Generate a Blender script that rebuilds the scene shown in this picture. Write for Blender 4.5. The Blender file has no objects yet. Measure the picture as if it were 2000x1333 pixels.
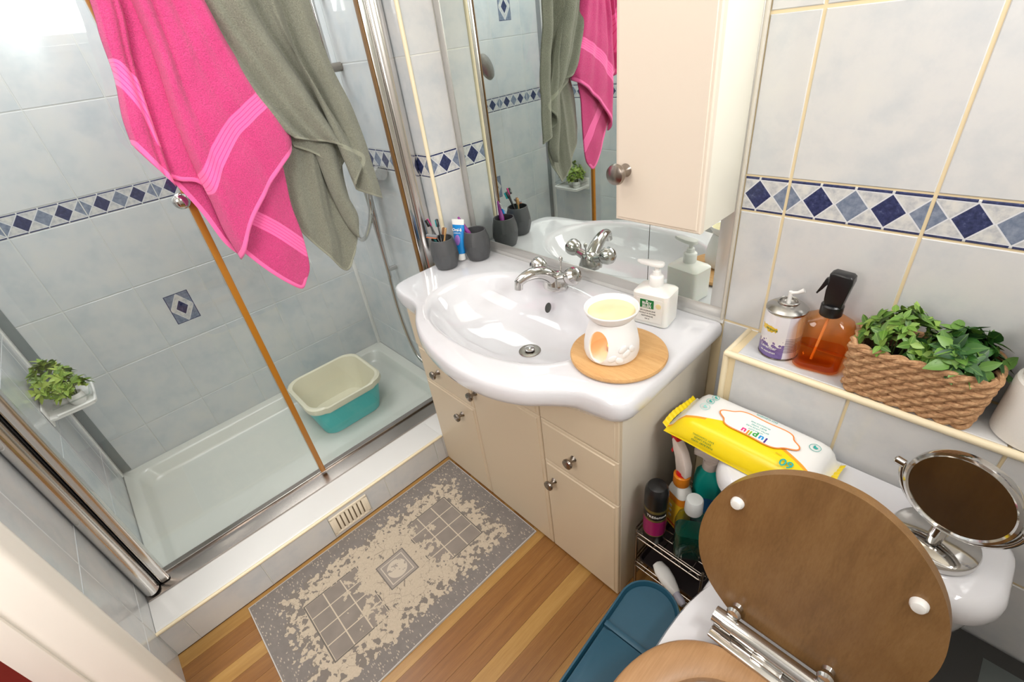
import bpy, bmesh, math, random
from mathutils import Matrix, Vector
D = bpy.data
SC = bpy.context.scene
COL = SC.collection
PI = math.pi
rnd = random.Random(7)

# ------------------------------------------------------------------ camera
cam_d = D.cameras.new('camera')
cam = D.objects.new('camera', cam_d)
COL.objects.link(cam)
cam_d.sensor_width = 36.0
cam_d.lens = 921.305 * 36.0 / 2000.0
cam_d.clip_start = 0.02
_R = ((0.6864542, -0.3299629, 0.6480009), (0.7176358, 0.4512535, -0.5304424), (-0.1173864, 0.8291530, 0.5465580))
cam.matrix_world = Matrix([[_R[i][0], _R[i][1], _R[i][2], (0.7451168, -1.1215084, 1.5447590)[i]] for i in range(3)] + [[0, 0, 0, 1]])
SC.camera = cam

# ------------------------------------------------------------------ world, lights, exposure
w = D.worlds.new('sky')
SC.world = w
w.use_nodes = True
bg = w.node_tree.nodes['Background']
bg.inputs[0].default_value = (0.86, 0.93, 1.0, 1)
bg.inputs[1].default_value = 1.6

def area(name, loc, target, sx, sy, power, color=(1, 1, 1)):
    l = D.lights.new(name, 'AREA')
    l.shape = 'RECTANGLE'
    l.size, l.size_y, l.energy, l.color = sx, sy, power, color
    o = D.objects.new(name, l)
    COL.objects.link(o)
    o.location = loc
    o.rotation_euler = (Vector(target) - Vector(loc)).to_track_quat('-Z', 'Y').to_euler()
    return o
area('ceiling_bounce', (-0.1, -0.95, 2.36), (-0.1, -0.94, 0), 1.2, 0.9, 8.5, (1.0, 0.96, 0.91))  # added panel standing in for flash bounced off the ceiling, no fixture
area('hall_fill', (0.40, -1.98, 1.70), (-0.65, -1.1, 0.25), 0.6, 0.8, 15, (1.0, 0.95, 0.89))  # added camera-side fill, aimed in through the doorway
area('window_daylight', (1.47, -0.575, 1.99), (0.3, -0.7, 1.3), 0.84, 0.44, 22, (1.0, 0.985, 0.96))
area('shower_fill', (-1.3, -0.9, 2.36), (-1.3, -0.89, 0), 0.7, 1.0, 11.5, (0.98, 0.99, 1.0))  # unseen panel added to brighten the inside of the shower
SC.view_settings.view_transform = 'Standard'
SC.view_settings.look = 'None'
SC.view_settings.gamma = 1.0
SC.view_settings.use_curve_mapping = False
SC.view_settings.exposure = 0.31

# ------------------------------------------------------------------ helpers: colours and node maths
def lin(r, g, b):
    f = lambda c: (c / 255 / 12.92) if c <= 10 else ((c / 255 + 0.055) / 1.055) ** 2.4
    return (f(r), f(g), f(b), 1.0)

class X:
    """a socket with arithmetic, for procedural patterns"""
    def __init__(s, nt, sock): s.nt, s.s = nt, sock
    def _m(s, op, *a):
        n = s.nt.nodes.new('ShaderNodeMath'); n.operation = op
        for i, v in enumerate((s,) + a):
            if isinstance(v, X): s.nt.links.new(v.s, n.inputs[i])
            else: n.inputs[i].default_value = v
        return X(s.nt, n.outputs[0])
    def __add__(s, o): return s._m('ADD', o)
    def __sub__(s, o): return s._m('SUBTRACT', o)
    def __mul__(s, o): return s._m('MULTIPLY', o)
    def __truediv__(s, o): return s._m('DIVIDE', o)
    def __lt__(s, o): return s._m('LESS_THAN', o)
    def __gt__(s, o): return s._m('GREATER_THAN', o)
    def abs(s): return s._m('ABSOLUTE')
    def floor(s): return s._m('FLOOR')
    def fmod(s, o): return s._m('FLOORED_MODULO', o)
    def mx(s, o): return s._m('MAXIMUM', o)
    def mn(s, o): return s._m('MINIMUM', o)
    def sin(s): return s._m('SINE')
    def band(s, a, b): return (s > a) * (s < b)

def mat(name, col, rough=0.5, metal=0.0, **kw):
    m = D.materials.new(name); m.use_nodes = True
    b = m.node_tree.nodes['Principled BSDF']
    b.inputs['Base Color'].default_value = lin(*col) if len(col) == 3 else col
    b.inputs['Roughness'].default_value = rough
    b.inputs['Metallic'].default_value = metal
    for k, v in kw.items():
        b.inputs[k.replace('_', ' ')].default_value = v
    m.diffuse_color = b.inputs['Base Color'].default_value
    return m
def P(m): return m.node_tree.nodes['Principled BSDF']
def objco(m):
    nt = m.node_tree
    tc = nt.nodes.new('ShaderNodeTexCoord'); sp = nt.nodes.new('ShaderNodeSeparateXYZ')
    nt.links.new(tc.outputs['Object'], sp.inputs[0])
    return nt, tc.outputs['Object'], X(nt, sp.outputs[0]), X(nt, sp.outputs[1]), X(nt, sp.outputs[2])
def noise(nt, vec, scale, detail=3, rough=.55, scl=None, w=None):
    n = nt.nodes.new('ShaderNodeTexNoise')
    n.inputs['Scale'].default_value = scale; n.inputs['Detail'].default_value = detail
    n.inputs['Roughness'].default_value = rough
    if scl:
        mp = nt.nodes.new('ShaderNodeMapping'); mp.inputs['Scale'].default_value = scl
        nt.links.new(vec, mp.inputs[0]); vec = mp.outputs[0]
    if w is not None:
        n.noise_dimensions = '4D'; nt.links.new(w.s, n.inputs['W'])
    nt.links.new(vec, n.inputs['Vector'])
    return X(nt, n.outputs[0])
def vor(nt, vec, scale, feature='F1', scl=None):
    n = nt.nodes.new('ShaderNodeTexVoronoi'); n.feature = feature
    n.inputs['Scale'].default_value = scale
    if scl:
        mp = nt.nodes.new('ShaderNodeMapping'); mp.inputs['Scale'].default_value = scl
        nt.links.new(vec, mp.inputs[0]); vec = mp.outputs[0]
    nt.links.new(vec, n.inputs['Vector'])
    return X(nt, n.outputs[0])
def mix(nt, fac, a, b):
    n = nt.nodes.new('ShaderNodeMix'); n.data_type = 'RGBA'
    for s, v in ((n.inputs[0], fac), (n.inputs[6], a), (n.inputs[7], b)):
        if isinstance(v, X): nt.links.new(v.s, s)
        elif isinstance(v, (int, float)): s.default_value = v
        else: s.default_value = v if len(v) == 4 else lin(*v)
    return X(nt, n.outputs[2])
def ramp(nt, fac, stops):
    n = nt.nodes.new('ShaderNodeValToRGB'); e = n.color_ramp.elements
    while len(e) < len(stops): e.new(0.5)
    for el, (p, c) in zip(e, stops): el.position = p; el.color = lin(*c)
    nt.links.new(fac.s, n.inputs[0])
    return X(nt, n.outputs[0])
def setcol(m, x): m.node_tree.links.new(x.s, P(m).inputs['Base Color'])
def bump(m, h, strength=.3, dist=.002):
    nt = m.node_tree; b = nt.nodes.new('ShaderNodeBump')
    b.inputs['Strength'].default_value = strength; b.inputs['Distance'].default_value = dist
    nt.links.new(h.s, b.inputs['Height']); nt.links.new(b.outputs[0], P(m).inputs['Normal'])
def oinfo(nt):
    n = nt.nodes.new('ShaderNodeObjectInfo'); return X(nt, n.outputs['Random'])

# ------------------------------------------------------------------ helpers: geometry
def rot(ax, deg): return Matrix.Rotation(math.radians(deg), 4, ax)
def T(x, y, z): return Matrix.Translation((x, y, z))

class MB:
    def __init__(s): s.bm = bmesh.new()
    def _new(s, f0):
        return [f for f in s.bm.faces if f not in f0]
    def box(s, c, d, bev=0.0, seg=2, M=None):
        r = bmesh.ops.create_cube(s.bm, size=1.0)
        vs = r['verts']
        bmesh.ops.scale(s.bm, vec=d, verts=vs)
        if bev:
            es = list({e for v in vs for e in v.link_edges})
            b = bmesh.ops.bevel(s.bm, geom=es, offset=min(bev, min(d) * .49), segments=seg, profile=.5, affect='EDGES')
            vs = list({v for f in b['faces'] for v in f.verts} | {v for v in vs if v.is_valid})
        bmesh.ops.transform(s.bm, matrix=(M or Matrix()) @ T(0, 0, 0), verts=vs)
        bmesh.ops.translate(s.bm, vec=c, verts=vs)
        return s
    def bb(s, x0, x1, y0, y1, z0, z1, bev=0.0, seg=2):
        return s.box(((x0 + x1) / 2, (y0 + y1) / 2, (z0 + z1) / 2), (abs(x1 - x0), abs(y1 - y0), abs(z1 - z0)), bev, seg)
    def rings(s, rings, close=True, cap0=False, cap1=False):
        V = [[s.bm.verts.new(p) for p in r] for r in rings]
        n = len(V[0])
        for a, b in zip(V, V[1:]):
            for i in range(n if close else n - 1):
                j = (i + 1) % n
                s.bm.faces.new((a[i], a[j], b[j], b[i]))
        if cap0: s.bm.faces.new(V[0][::-1])
        if cap1: s.bm.faces.new(V[-1])
        return s
    def lathe(s, prof, n=40, c=(0, 0, 0), M=None, sx=1.0, sy=1.0):
        rs = []
        hollow = prof[0] == prof[-1]
        for r, z in prof:
            r = max(r, 1e-4)
            rs.append([Vector((r * sx * math.cos(2 * PI * i / n), r * sy * math.sin(2 * PI * i / n), z)) for i in range(n)])
        M = (T(*c) @ M) if M else T(*c)
        rs = [[M @ p for p in r] for r in rs]
        return s.rings(rs, True, not hollow, not hollow)
    def tube(s, pts, r, n=10, closed=False, caps=True):
        pts = [Vector(p) for p in pts]; N = len(pts)
        rr = r if isinstance(r, (list, tuple)) else [r] * N
        rs = []; up = None
        for i, p in enumerate(pts):
            a = pts[(i - 1) % N] if (closed or i > 0) else pts[i]
            b = pts[(i + 1) % N] if (closed or i < N - 1) else pts[i]
            t = (b - a).normalized()
            if up is None:
                up = Vector((0, 0, 1)) if abs(t.z) < .9 else Vector((1, 0, 0))
            u = (up - t * up.dot(t)).normalized(); up = u
            v = t.cross(u)
            rs.append([p + (u * math.cos(2 * PI * k / n) + v * math.sin(2 * PI * k / n)) * rr[i] for k in range(n)])
        if closed: rs.append(rs[0]); 
        if closed:
            V = [[s.bm.verts.new(p) for p in r_] for r_ in rs[:-1]]
            for i in range(N):
                a, b = V[i], V[(i + 1) % N]
                for k in range(n):
                    j = (k + 1) % n
                    s.bm.faces.new((a[k], a[j], b[j], b[k]))
            return s
        return s.rings(rs, True, caps, caps)
    def cyl(s, a, b, r, n=24, r2=None): return s.tube([a, b], [r, r if r2 is None else r2], n)
    def ball(s, c, r, u=20, v=12, M=None):
        r = r if isinstance(r, (tuple, list)) else (r, r, r)
        q = bmesh.ops.create_uvsphere(s.bm, u_segments=u, v_segments=v, radius=1.0)
        bmesh.ops.transform(s.bm, matrix=T(*c) @ (M or Matrix()) @ Matrix.Diagonal((*r, 1)), verts=q['verts'])
        return s
    def prism(s, poly, z0, z1, M=None, bev=0.0, seg=2):
        M = M or Matrix()
        f0 = set(s.bm.faces)
        a = [s.bm.verts.new(M @ Vector((x, y, z0))) for x, y in poly]
        b = [s.bm.verts.new(M @ Vector((x, y, z1))) for x, y in poly]
        n = len(poly)
        fa = s.bm.faces.new(a[::-1]); fb = s.bm.faces.new(b)
        for i in range(n):
            j = (i + 1) % n
            s.bm.faces.new((a[i], a[j], b[j], b[i]))
        if bev:
            es = list(fa.edges) + list(fb.edges)
            bmesh.ops.bevel(s.bm, geom=es, offset=bev, segments=seg, profile=.5, affect='EDGES')
        return s
    def grid(s, fn, nu, nv, cu=False):
        V = [[s.bm.verts.new(fn(i / (nu if cu else nu - 1), j / (nv - 1))) for i in range(nu)] for j in range(nv)]
        for j in range(nv - 1):
            for i in range(nu if cu else nu - 1):
                k = (i + 1) % nu
                s.bm.faces.new((V[j][i], V[j][k], V[j + 1][k], V[j + 1][i]))
        return s
    def mesh(s, name, m, ang=38):
        bmesh.ops.recalc_face_normals(s.bm, faces=s.bm.faces)
        me = D.meshes.new(name); s.bm.to_mesh(me); s.bm.free()
        me.shade_smooth(); me.set_sharp_from_angle(angle=math.radians(ang))
        if m: me.materials.append(m)
        return me
    def build(s, name, m, parent=None, ang=38, label=None):
        return link(name, s.mesh(name, m, ang), parent, label)

def link(name, me, parent=None, label=None):
    o = D.objects.new(name, me); COL.objects.link(o)
    if parent: o.parent = parent
    if label: o['label'] = label
    return o
def thing(name, label, cat, loc=(0, 0, 0), rz=0.0, group=None):
    o = D.objects.new(name, None); COL.objects.link(o)
    o.empty_display_size = .03
    o.location = loc; o.rotation_euler = (0, 0, math.radians(rz))
    o['label'] = label; o['category'] = cat
    if group: o['group'] = group
    return o
def struct(name, mb, m, label=None):
    o = mb.build(name, m); o['kind'] = 'structure'
    if label: o['label'] = label
    return o
DG = None
def realise(o):
    """evaluate modifiers/curve into a plain mesh"""
    dg = bpy.context.evaluated_depsgraph_get(); dg.update()
    return D.meshes.new_from_object(o.evaluated_get(dg))
def lettering(txt, size, m, parent, M=None, bend=None, name='lettering', align='CENTER', ext=.0002, sx=1.0, bold=0.0):
    cu = D.curves.new('text', 'FONT'); cu.body = txt; cu.size = size; cu.align_x = align; cu.align_y = 'CENTER'
    cu.extrude = ext; cu.resolution_u = 3; cu.offset = bold
    o = D.objects.new('text', cu); COL.objects.link(o)
    me = realise(o); D.objects.remove(o); D.curves.remove(cu)
    for v in me.vertices:
        x, y, z = v.co; x *= sx
        if bend: v.co = ((bend + z) * math.sin(x / bend), -(bend + z) * math.cos(x / bend), y)
        else: v.co = (x, y, z)
    if M: me.transform(M)
    me.name = name; me.materials.clear(); me.materials.append(m)
    return link(name, me, parent)
def spline(pts, n=8, closed=False):
    """Catmull-Rom through points"""
    P_ = [Vector(p) for p in pts]; N = len(P_); out = []
    for i in range(N if closed else N - 1):
        if closed: a, b, c, d = (P_[(i + k - 1) % N] for k in range(4))
        else: a, b, c, d = P_[max(i - 1, 0)], P_[i], P_[i + 1], P_[min(i + 2, N - 1)]
        for k in range(n):
            t = k / n
            out.append(.5 * ((2 * b) + (c - a) * t + (2 * a - 5 * b + 4 * c - d) * t * t + (3 * b - a - 3 * c + d) * t ** 3))
    if not closed: out.append(P_[-1])
    return out
def rrect(hx, hy, r, n=6, cx=0, cy=0):
    o = []
    for sx, sy, a0 in ((1, 1, 0), (-1, 1, 90), (-1, -1, 180), (1, -1, 270)):
        for k in range(n + 1):
            a = math.radians(a0 + 90 * k / n)
            o.append((cx + sx * (hx - r) + r * math.cos(a), cy + sy * (hy - r) + r * math.sin(a)))
    return o
def loft(mb, secs, cap0=True, cap1=True):
    """secs: list of (poly2d, z)"""
    return mb.rings([[Vector((x, y, z)) for x, y in p] for p, z in secs], True, cap0, cap1)

# ------------------------------------------------------------------ materials
def tile_mat(name, c0, c1, c2, rough=.14):
    m = mat(name, c1, rough)
    nt, co, x, y, z = objco(m)
    rv = oinfo(nt)
    n = noise(nt, co, 9, 5, .62, w=rv * 37.0)
    setcol(m, ramp(nt, n, [(.30, c0), (.52, c1), (.72, c2)]))
    return m
M_tile = tile_mat('tile glaze', (193, 197, 201), (208, 208, 208), (213, 212, 209))
M_tile_sh = tile_mat('shower tile glaze', (190, 198, 203), (206, 209, 211), (213, 213, 211), .16)
M_grout = mat('cream grout', (226, 208, 170), .8)
M_grout_w = mat('white grout', (222, 221, 214), .8)
M_grout_s = mat('shower grout', (206, 208, 206), .7)
M_ceil = mat('ceiling paint', (240, 238, 232), .9)
M_wall = mat('wall paint', (225, 222, 214), .8)
M_trim = mat('cream tile trim', (236, 222, 190), .35)
M_white = mat('white gloss paint', (244, 240, 232), .35)
M_cer = mat('white ceramic', (216, 216, 220), .07, Coat_Weight=.4)
M_post = mat('polished aluminium', (222, 219, 216), .2, 1.0)
M_rail = mat('brushed steel rail', (172, 164, 158), .24, 1.0)
M_chrome = mat('chrome', (205, 203, 200), .08, 1.0)
M_satin = mat('satin nickel', (150, 142, 134), .24, 1.0)
M_alu = mat('bevelled mirror edge', (196, 194, 190), .3, .55)
M_cream = mat('cream cabinet foil', (212, 195, 170), .38)
M_cab = mat('wall cabinet foil', (222, 209, 193), .4)
M_cabside = mat('cabinet side laminate', (232, 228, 214), .4)
M_vside = mat('vanity side laminate', (204, 196, 182), .45)
M_dark = mat('dark plastic', (22, 22, 24), .3)
M_whitep = mat('white plastic', (236, 235, 232), .3)

def border_mat(name, decor=False):
    m = mat(name, (200, 200, 200), .16)
    nt, co, x, y, z = objco(m)
    marble = ramp(nt, noise(nt, co, 60, 4, .6), [(.35, (176, 178, 184)), (.55, (206, 206, 204)), (.75, (216, 214, 208))])
    nav = ramp(nt, noise(nt, co, 110, 4, .7), [(.35, (38, 44, 78)), (.6, (56, 64, 104)), (.8, (120, 128, 158))])
    gry = ramp(nt, noise(nt, co, 80, 4, .6), [(.35, (104, 116, 138)), (.7, (140, 150, 168))])
    line = (214, 216, 220)
    if not decor:
        q = x / .0616 + .5
        dx = ((q.fmod(1.0)) - .5).abs() * .0616
        d = dx / .0298 + z.abs() / .0335
        isnav = (q.floor()).fmod(2.0).abs()
        c = mix(nt, d < 1.06, marble, line)
        c = mix(nt, d < .95, c, mix(nt, isnav, gry, nav))
        bar = z.abs().band(.0335, .0385) * (dx > .0022)
        c = mix(nt, bar, c, nav)
        edge = z.abs().band(.0318, .0335)
        c = mix(nt, edge, c, line)
        setcol(m, c)
    else:
        rv = oinfo(nt)
        n = noise(nt, co, 9, 5, .62, w=rv * 37.0)
        base = ramp(nt, n, [(.30, (190, 198, 203)), (.52, (206, 209, 211)), (.72, (213, 213, 211))])
        ax, az = x.abs(), z.abs()
        inside = (ax < .049) * (az < .070)
        d = ax / .049 + az / .070
        c = mix(nt, d < 1.0, gry, line)
        c = mix(nt, d < .94, c, marble)
        c = mix(nt, d < .56, c, line)
        c = mix(nt, d < .50, c, nav)
        rim = (ax > .046).mx(az > .067)
        c = mix(nt, rim, c, nav)
        setcol(m, mix(nt, inside, base, c))
    return m
M_border = border_mat('border tile print')
M_decor = border_mat('decor tile print', True)

def wood_mat(name, stops, scl=(1, 1, 1), rough=.4, sc=6.0, det=5):
    m = mat(name, stops[1][1], rough)
    nt, co, x, y, z = objco(m)
    rv = oinfo(nt)
    n1 = noise(nt, co, sc, det, .6, scl=scl, w=rv * 20.0)
    n2 = noise(nt, co, sc * 5, 3, .7, scl=tuple(q * (2.6 if q > 1.5 else .8) for q in scl), w=rv * 20.0)
    setcol(m, ramp(nt, n1 * .62 + n2 * .38, stops))
    return m

# glass that lets light straight through, with Fresnel reflection
def glass_mat(name, tint, ior=1.45, rough=0.0):
    m = D.materials.new(name); m.use_nodes = True
    nt = m.node_tree; nt.nodes.clear()
    out = nt.nodes.new('ShaderNodeOutputMaterial'); mx = nt.nodes.new('ShaderNodeMixShader')
    tr = nt.nodes.new('ShaderNodeBsdfTransparent'); gl = nt.nodes.new('ShaderNodeBsdfGlossy'); fr = nt.nodes.new('ShaderNodeFresnel')
    tr.inputs[0].default_value = tint; gl.inputs[1].default_value = rough; fr.inputs[0].default_value = ior
    ge = nt.nodes.new('ShaderNodeNewGeometry')      # same air-to-glass index on both faces of the pane
    nt.links.new((X(nt, ge.outputs['Backfacing']) * (1 / ior - ior) + ior).s, fr.inputs[0])
    nt.links.new(fr.outputs[0], mx.inputs[0]); nt.links.new(tr.outputs[0], mx.inputs[1]); nt.links.new(gl.outputs[0], mx.inputs[2])
    nt.links.new(mx.outputs[0], out.inputs[0])
    m.diffuse_color = tint
    return m
M_glass = glass_mat('shower glass', (0.968, 0.982, 0.974, 1))
M_wglass = glass_mat('window glass', (0.97, 0.98, 0.98, 1))

# ------------------------------------------------------------------ ROOM SHELL
ZL1, ZL2, TH, TW = 1.129, 1.208, 0.3066, 0.2463
ROWS = [(-.097, .2092, 't'), (.2092, .5158, 't'), (.5158, .8224, 't'), (.8224, ZL1, 't'), (ZL1, ZL2, 'b'),
        (ZL2, ZL2 + TH, 't'), (ZL2 + TH, ZL2 + 2 * TH, 't'), (ZL2 + 2 * TH, ZL2 + 3 * TH, 't'), (ZL2 + 3 * TH, 2.45, 't')]
_tilecache = {}
def tile_mesh(x0, x1, z0, z1, m, th=.007):
    """a tile whose local frame is centred on the WHOLE tile; front faces local -Y at y=0"""
    k = (round(x0, 4), round(x1, 4), round(z0, 4), round(z1, 4), m.name)
    if k in _tilecache: return _tilecache[k]
    mb = MB(); b = .0016
    fr = [(x0 + b, 0, z0 + b), (x1 - b, 0, z0 + b), (x1 - b, 0, z1 - b), (x0 + b, 0, z1 - b)]
    md = [(x0, b, z0), (x1, b, z0), (x1, b, z1), (x0, b, z1)]
    bk = [(x0, th, z0), (x1, th, z0), (x1, th, z1), (x0, th, z1)]
    mb.rings([[Vector(p) for p in r] for r in (bk, md, fr)], True, True, True)
    _tilecache[k] = mb.mesh('tile', m, 20)
    return _tilecache[k]
def tile_run(parent, org, ang, u0, u1, uj, z0, z1, gap=.0045, mt=None, decor=(), rows=ROWS):
    """tiles over u0..u1 along direction ang from org (u axis), joints at uj + k*TW"""
    mt = mt or M_tile
    a = math.radians(ang); ud = Vector((math.cos(a), math.sin(a), 0))
    k0 = math.floor((u0 - uj) / TW); k1 = math.ceil((u1 - uj) / TW)
    for r0, r1, kind in rows:
        b0, b1 = max(r0, z0), min(r1, z1)
        if b1 - b0 < .012: continue
        for k in range(k0, k1):
            a0, a1 = uj + k * TW, uj + (k + 1) * TW
            c0, c1 = max(a0, u0), min(a1, u1)
            if c1 - c0 < .012: continue
            uc, zc = (a0 + a1) / 2, (r0 + r1) / 2
            g = gap / 2
            gz = .001 if kind == 'b' else g
            dec = any(abs(uc - du) < .06 and r0 < dz < r1 for du, dz in decor)
            m = M_border if kind == 'b' else (M_decor if dec else mt)
            me = tile_mesh(c0 + g - uc, c1 - g - uc, b0 + gz - zc, b1 - gz - zc, m)
            o = link('border_tile' if kind == 'b' else ('decor_tile' if dec else 'tile'), me, parent)
            o.location = Vector(org) + ud * uc + Vector((0, 0, zc))
            o.rotation_euler = (0, 0, a)

YP = -.147           # shower back wall / pier front
XS = -1.745          # shower long wall
YN = -1.545          # near wall
XR = 1.38            # right wall
# back wall (mirror wall): grout bed recessed 3 mm behind tile faces
s = struct('wall_back', MB().bb(-.769, XR, .002, .12, -.05, 2.42), M_grout)
tile_run(s, (0, 0, 0), 0, .2885, XR, .3851, 0, 2.4, .006)
# pier that ends the mirror wall at the shower
s = struct('wall_pier', MB().bb(-.90, -.7705, YP + .0025, .12, -.05, 2.42), M_grout_w)
tile_run(s, (-.769, 0, 0), 90, YP + .008, -.012, YP + .008, .70, 2.4, .003)
# shower back wall
s = struct('wall_shower_back', MB().bb(XS - .12, -.7745, YP + .0012, .12, -.3, 2.42), M_grout_s)
tile_run(s, (0, YP, 0), 0, XS, -.776, -.776, -.06, 2.4, .003, M_tile_sh)
# shower long wall (faces +x; u runs along +y)
s = struct('wall_shower_left', MB().bb(XS - .12, XS - .0012, YN - .12, .12, -.3, 2.42), M_grout_s)
tile_run(s, (XS, 0, 0), 90, YN, YP, -1.112, -.06, 2.4, .003, M_tile_sh, decor=((-.989, .669), (-1.235, 1.66)))
# near wall beside the doorway (faces +y; u runs along -x)
s = struct('wall_near', MB().bb(XS - .12, -.46, YN - .12, YN - .0012, -.3, 2.42).bb(.55, XR + .1, YN - .12, YN - .0025, -.05, 2.42).bb(-.46, .55, YN - .12, YN - .0025, 2.05, 2.42), M_grout_s)
tile_run(s, (0, YN, 0), 180, .462, -XS, .643, -.06, 2.4, .003, M_tile_sh)
tile_run(s, (0, YN, 0), 180, -XR, -.62, .643, 0, 2.4, .003)
# right wall with a high window
wz0, wz1, wy0, wy1 = 1.76, 2.22, -1.0, -.15
s = struct('wall_right', MB().bb(XR, XR + .1, YN - .12, .12, -.05, wz0).bb(XR, XR + .1, YN - .12, .12, wz1, 2.42).bb(XR, XR + .1, YN - .12, wy0, wz0, wz1).bb(XR, XR + .1, wy1, .12, wz0, wz1), M_wall)
win = MB()
for (a, b, c, d) in ((wy0, wy1, wz0, wz0 + .05), (wy0, wy1, wz1 - .05, wz1), (wy0, wy0 + .05, wz0, wz1), (wy1 - .05, wy1, wz0, wz1), (-.60, -.55, wz0, wz1)):
    win.bb(XR + .02, XR + .08, a, b, c, d, .006)
s = struct('window_1', win, M_white)
MB().bb(XR + .045, XR + .05, wy0 + .03, -.58, wz0 + .03, wz1 - .03).bb(XR + .045, XR + .05, -.57, wy1 - .03, wz0 + .03, wz1 - .03).build('window_pane', M_wglass, s)
MB().bb(XR - .05, XR + .02, wy0 - .02, wy1 + .02, wz0 - .03, wz0, .008).build('window_sill', M_white, s)
struct('ceiling', MB().bb(XS - .12, XR + .1, YN - .12, .12, 2.41, 2.5), M_ceil)

# floor: wood strip flooring, each strip its own piece
M_planks = []
for i, st in enumerate([[(.3, (118, 78, 40)), (.5, (138, 94, 48)), (.72, (160, 116, 62))],
                        [(.3, (146, 106, 54)), (.5, (166, 126, 68)), (.72, (184, 146, 86))],
                        [(.3, (128, 86, 44)), (.5, (152, 110, 58)), (.72, (176, 136, 76))]]):
    M_planks.append(wood_mat('floor strip print %d' % i, st, (34, 1.6, 8), .30, 1.1, 4))
fl = struct('floor', MB().bb(-.72, XR, YN - .05, .05, -.06, -.0015), mat('floor joint', (96, 60, 34), .7))
PW = .0535
i = 0
xx = -.643
while xx < XR:
    y = YN - .04 - (i * .37 % .8)
    ln0 = 2.6
    sel = (1, 0, 2, 1, 0, 0, 2)[i % 7]
    while y < 0:
        a, b = max(y, YN - .04), min(y + ln0, .0)
        if b - a > .01:
            x1 = min(xx + PW, XR)
            mb = MB(); mb.bb(-(x1 - xx) / 2 + .0004, (x1 - xx) / 2 - .0004, -(b - a) / 2 + .0004, (b - a) / 2 - .0004, -.004, 0)
            o = mb.build('plank', M_planks[(sel + (0 if rnd.random() < .6 else 1)) % 3], fl)
            o.location = ((xx + x1) / 2, (a + b) / 2, 0)
        y += ln0
    xx += PW; i += 1

# hall beyond the doorway
struct('hall_floor', MB().bb(-1.6, 1.4, -3.2, YN - .05, -.06, -.001), mat('red hall carpet', (150, 44, 34), .95))
struct('hall_wall', MB().bb(-1.7, 1.5, -3.3, -3.2, -.05, 2.42).bb(-1.7, -1.6, -3.3, YN - .12, -.05, 2.42).bb(1.4, 1.5, -3.3, YN - .12, -.05, 2.42), M_wall)
struct('hall_ceiling', MB().bb(-1.7, 1.5, -3.3, YN - .12, 2.41, 2.5), M_ceil)
# door lining and architrave (room side), painted white, stepped moulding
arch = MB()
prof = [(-.462, -.002), (-.462, .020), (-.452, .026), (-.440, .026), (-.432, .020), (-.405, .018), (-.396, .012), (-.392, .004), (-.392, -.112), (-.462, -.112)]
arch.prism(prof, 0, 2.12, M=T(0, YN, 0))
arch.bb(-.392, -.380, YN - .112, YN - .060, 0, 2.08, .004)
struct('trim_1', arch, M_white)
struct('trim_2', MB().bb(.49, .56, YN - .15, YN + .02, 0, 2.12, .006).bb(-.46, .56, YN - .15, YN + .02, 2.05, 2.12, .006), M_white)
struct('trim_10', MB().bb(-.769, .290, -.0045, .0018, .812, .8325, .0015), M_whitep)
# cream corner bead on the pier, and silicone at shower corner
struct('trim_3', MB().cyl((-.770, YP + .002, .70), (-.770, YP + .002, 2.41), .0075, 10), M_trim)
struct('trim_4', MB().bb(XS - .001, XS + .016, YP - .018, YP + .001, .024, 2.41, .004), M_whitep)
struct('trim_5', MB().bb(XS - .001, XS + .034, YN - .001, YN + .006, .03, 2.41, .002), M_whitep)
struct('trim_6', MB().bb(XS, XS + .004, YN + .006, YN + .040, .03, 2.41, .001), mat('grey corner profile', (128, 136, 138), .4))

# boxed-in pipe ledge behind the toilet
LX0, LY, LZ = .357, -.128, .82
s = struct('wall_ledge', MB().bb(LX0 + .004, XR, LY + .003, .0, 0, LZ - .003), M_grout)
tile_run(s, (0, LY, 0), 0, LX0 + .014, XR, .3806, 0, LZ - .012, .006)
tm = MB()
mm = tile_mesh(-TW / 2 + .003, TW / 2 - .003, -.064 + .008, .064, M_tile)
for k in range(-1, 5):
    c0, c1 = max(LX0 + .012, .3806 + k * TW), min(XR, .3806 + (k + 1) * TW)
    if c1 - c0 < .02: continue
    o = link('tile', tile_mesh(-(c1 - c0) / 2 + .003, (c1 - c0) / 2 - .003, -.064 + .010, .062, M_tile), s)
    o.location = ((c0 + c1) / 2, LY / 2, LZ); o.rotation_euler = (-PI / 2, 0, 0)
    o.rotation_euler = (math.radians(-90), 0, 0)
for zz in (.41,):
    o = link('tile', tile_mesh(-.056, .056, -.40, .39, M_tile), s)
    o.location = (LX0, LY / 2, zz); o.rotation_euler = (0, 0, math.radians(-90))
struct('trim_7', MB().cyl((LX0, LY + .002, LZ - .006), (XR, LY + .002, LZ - .006), .0085, 10), M_trim)
struct('trim_8', MB().cyl((LX0 + .003, LY + .003, 0), (LX0 + .003, LY + .003, LZ - .005), .008, 10).cyl((LX0 + .003, LY, LZ - .006), (LX0 + .003, 0, LZ - .006), .0075, 10), M_trim)

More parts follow.
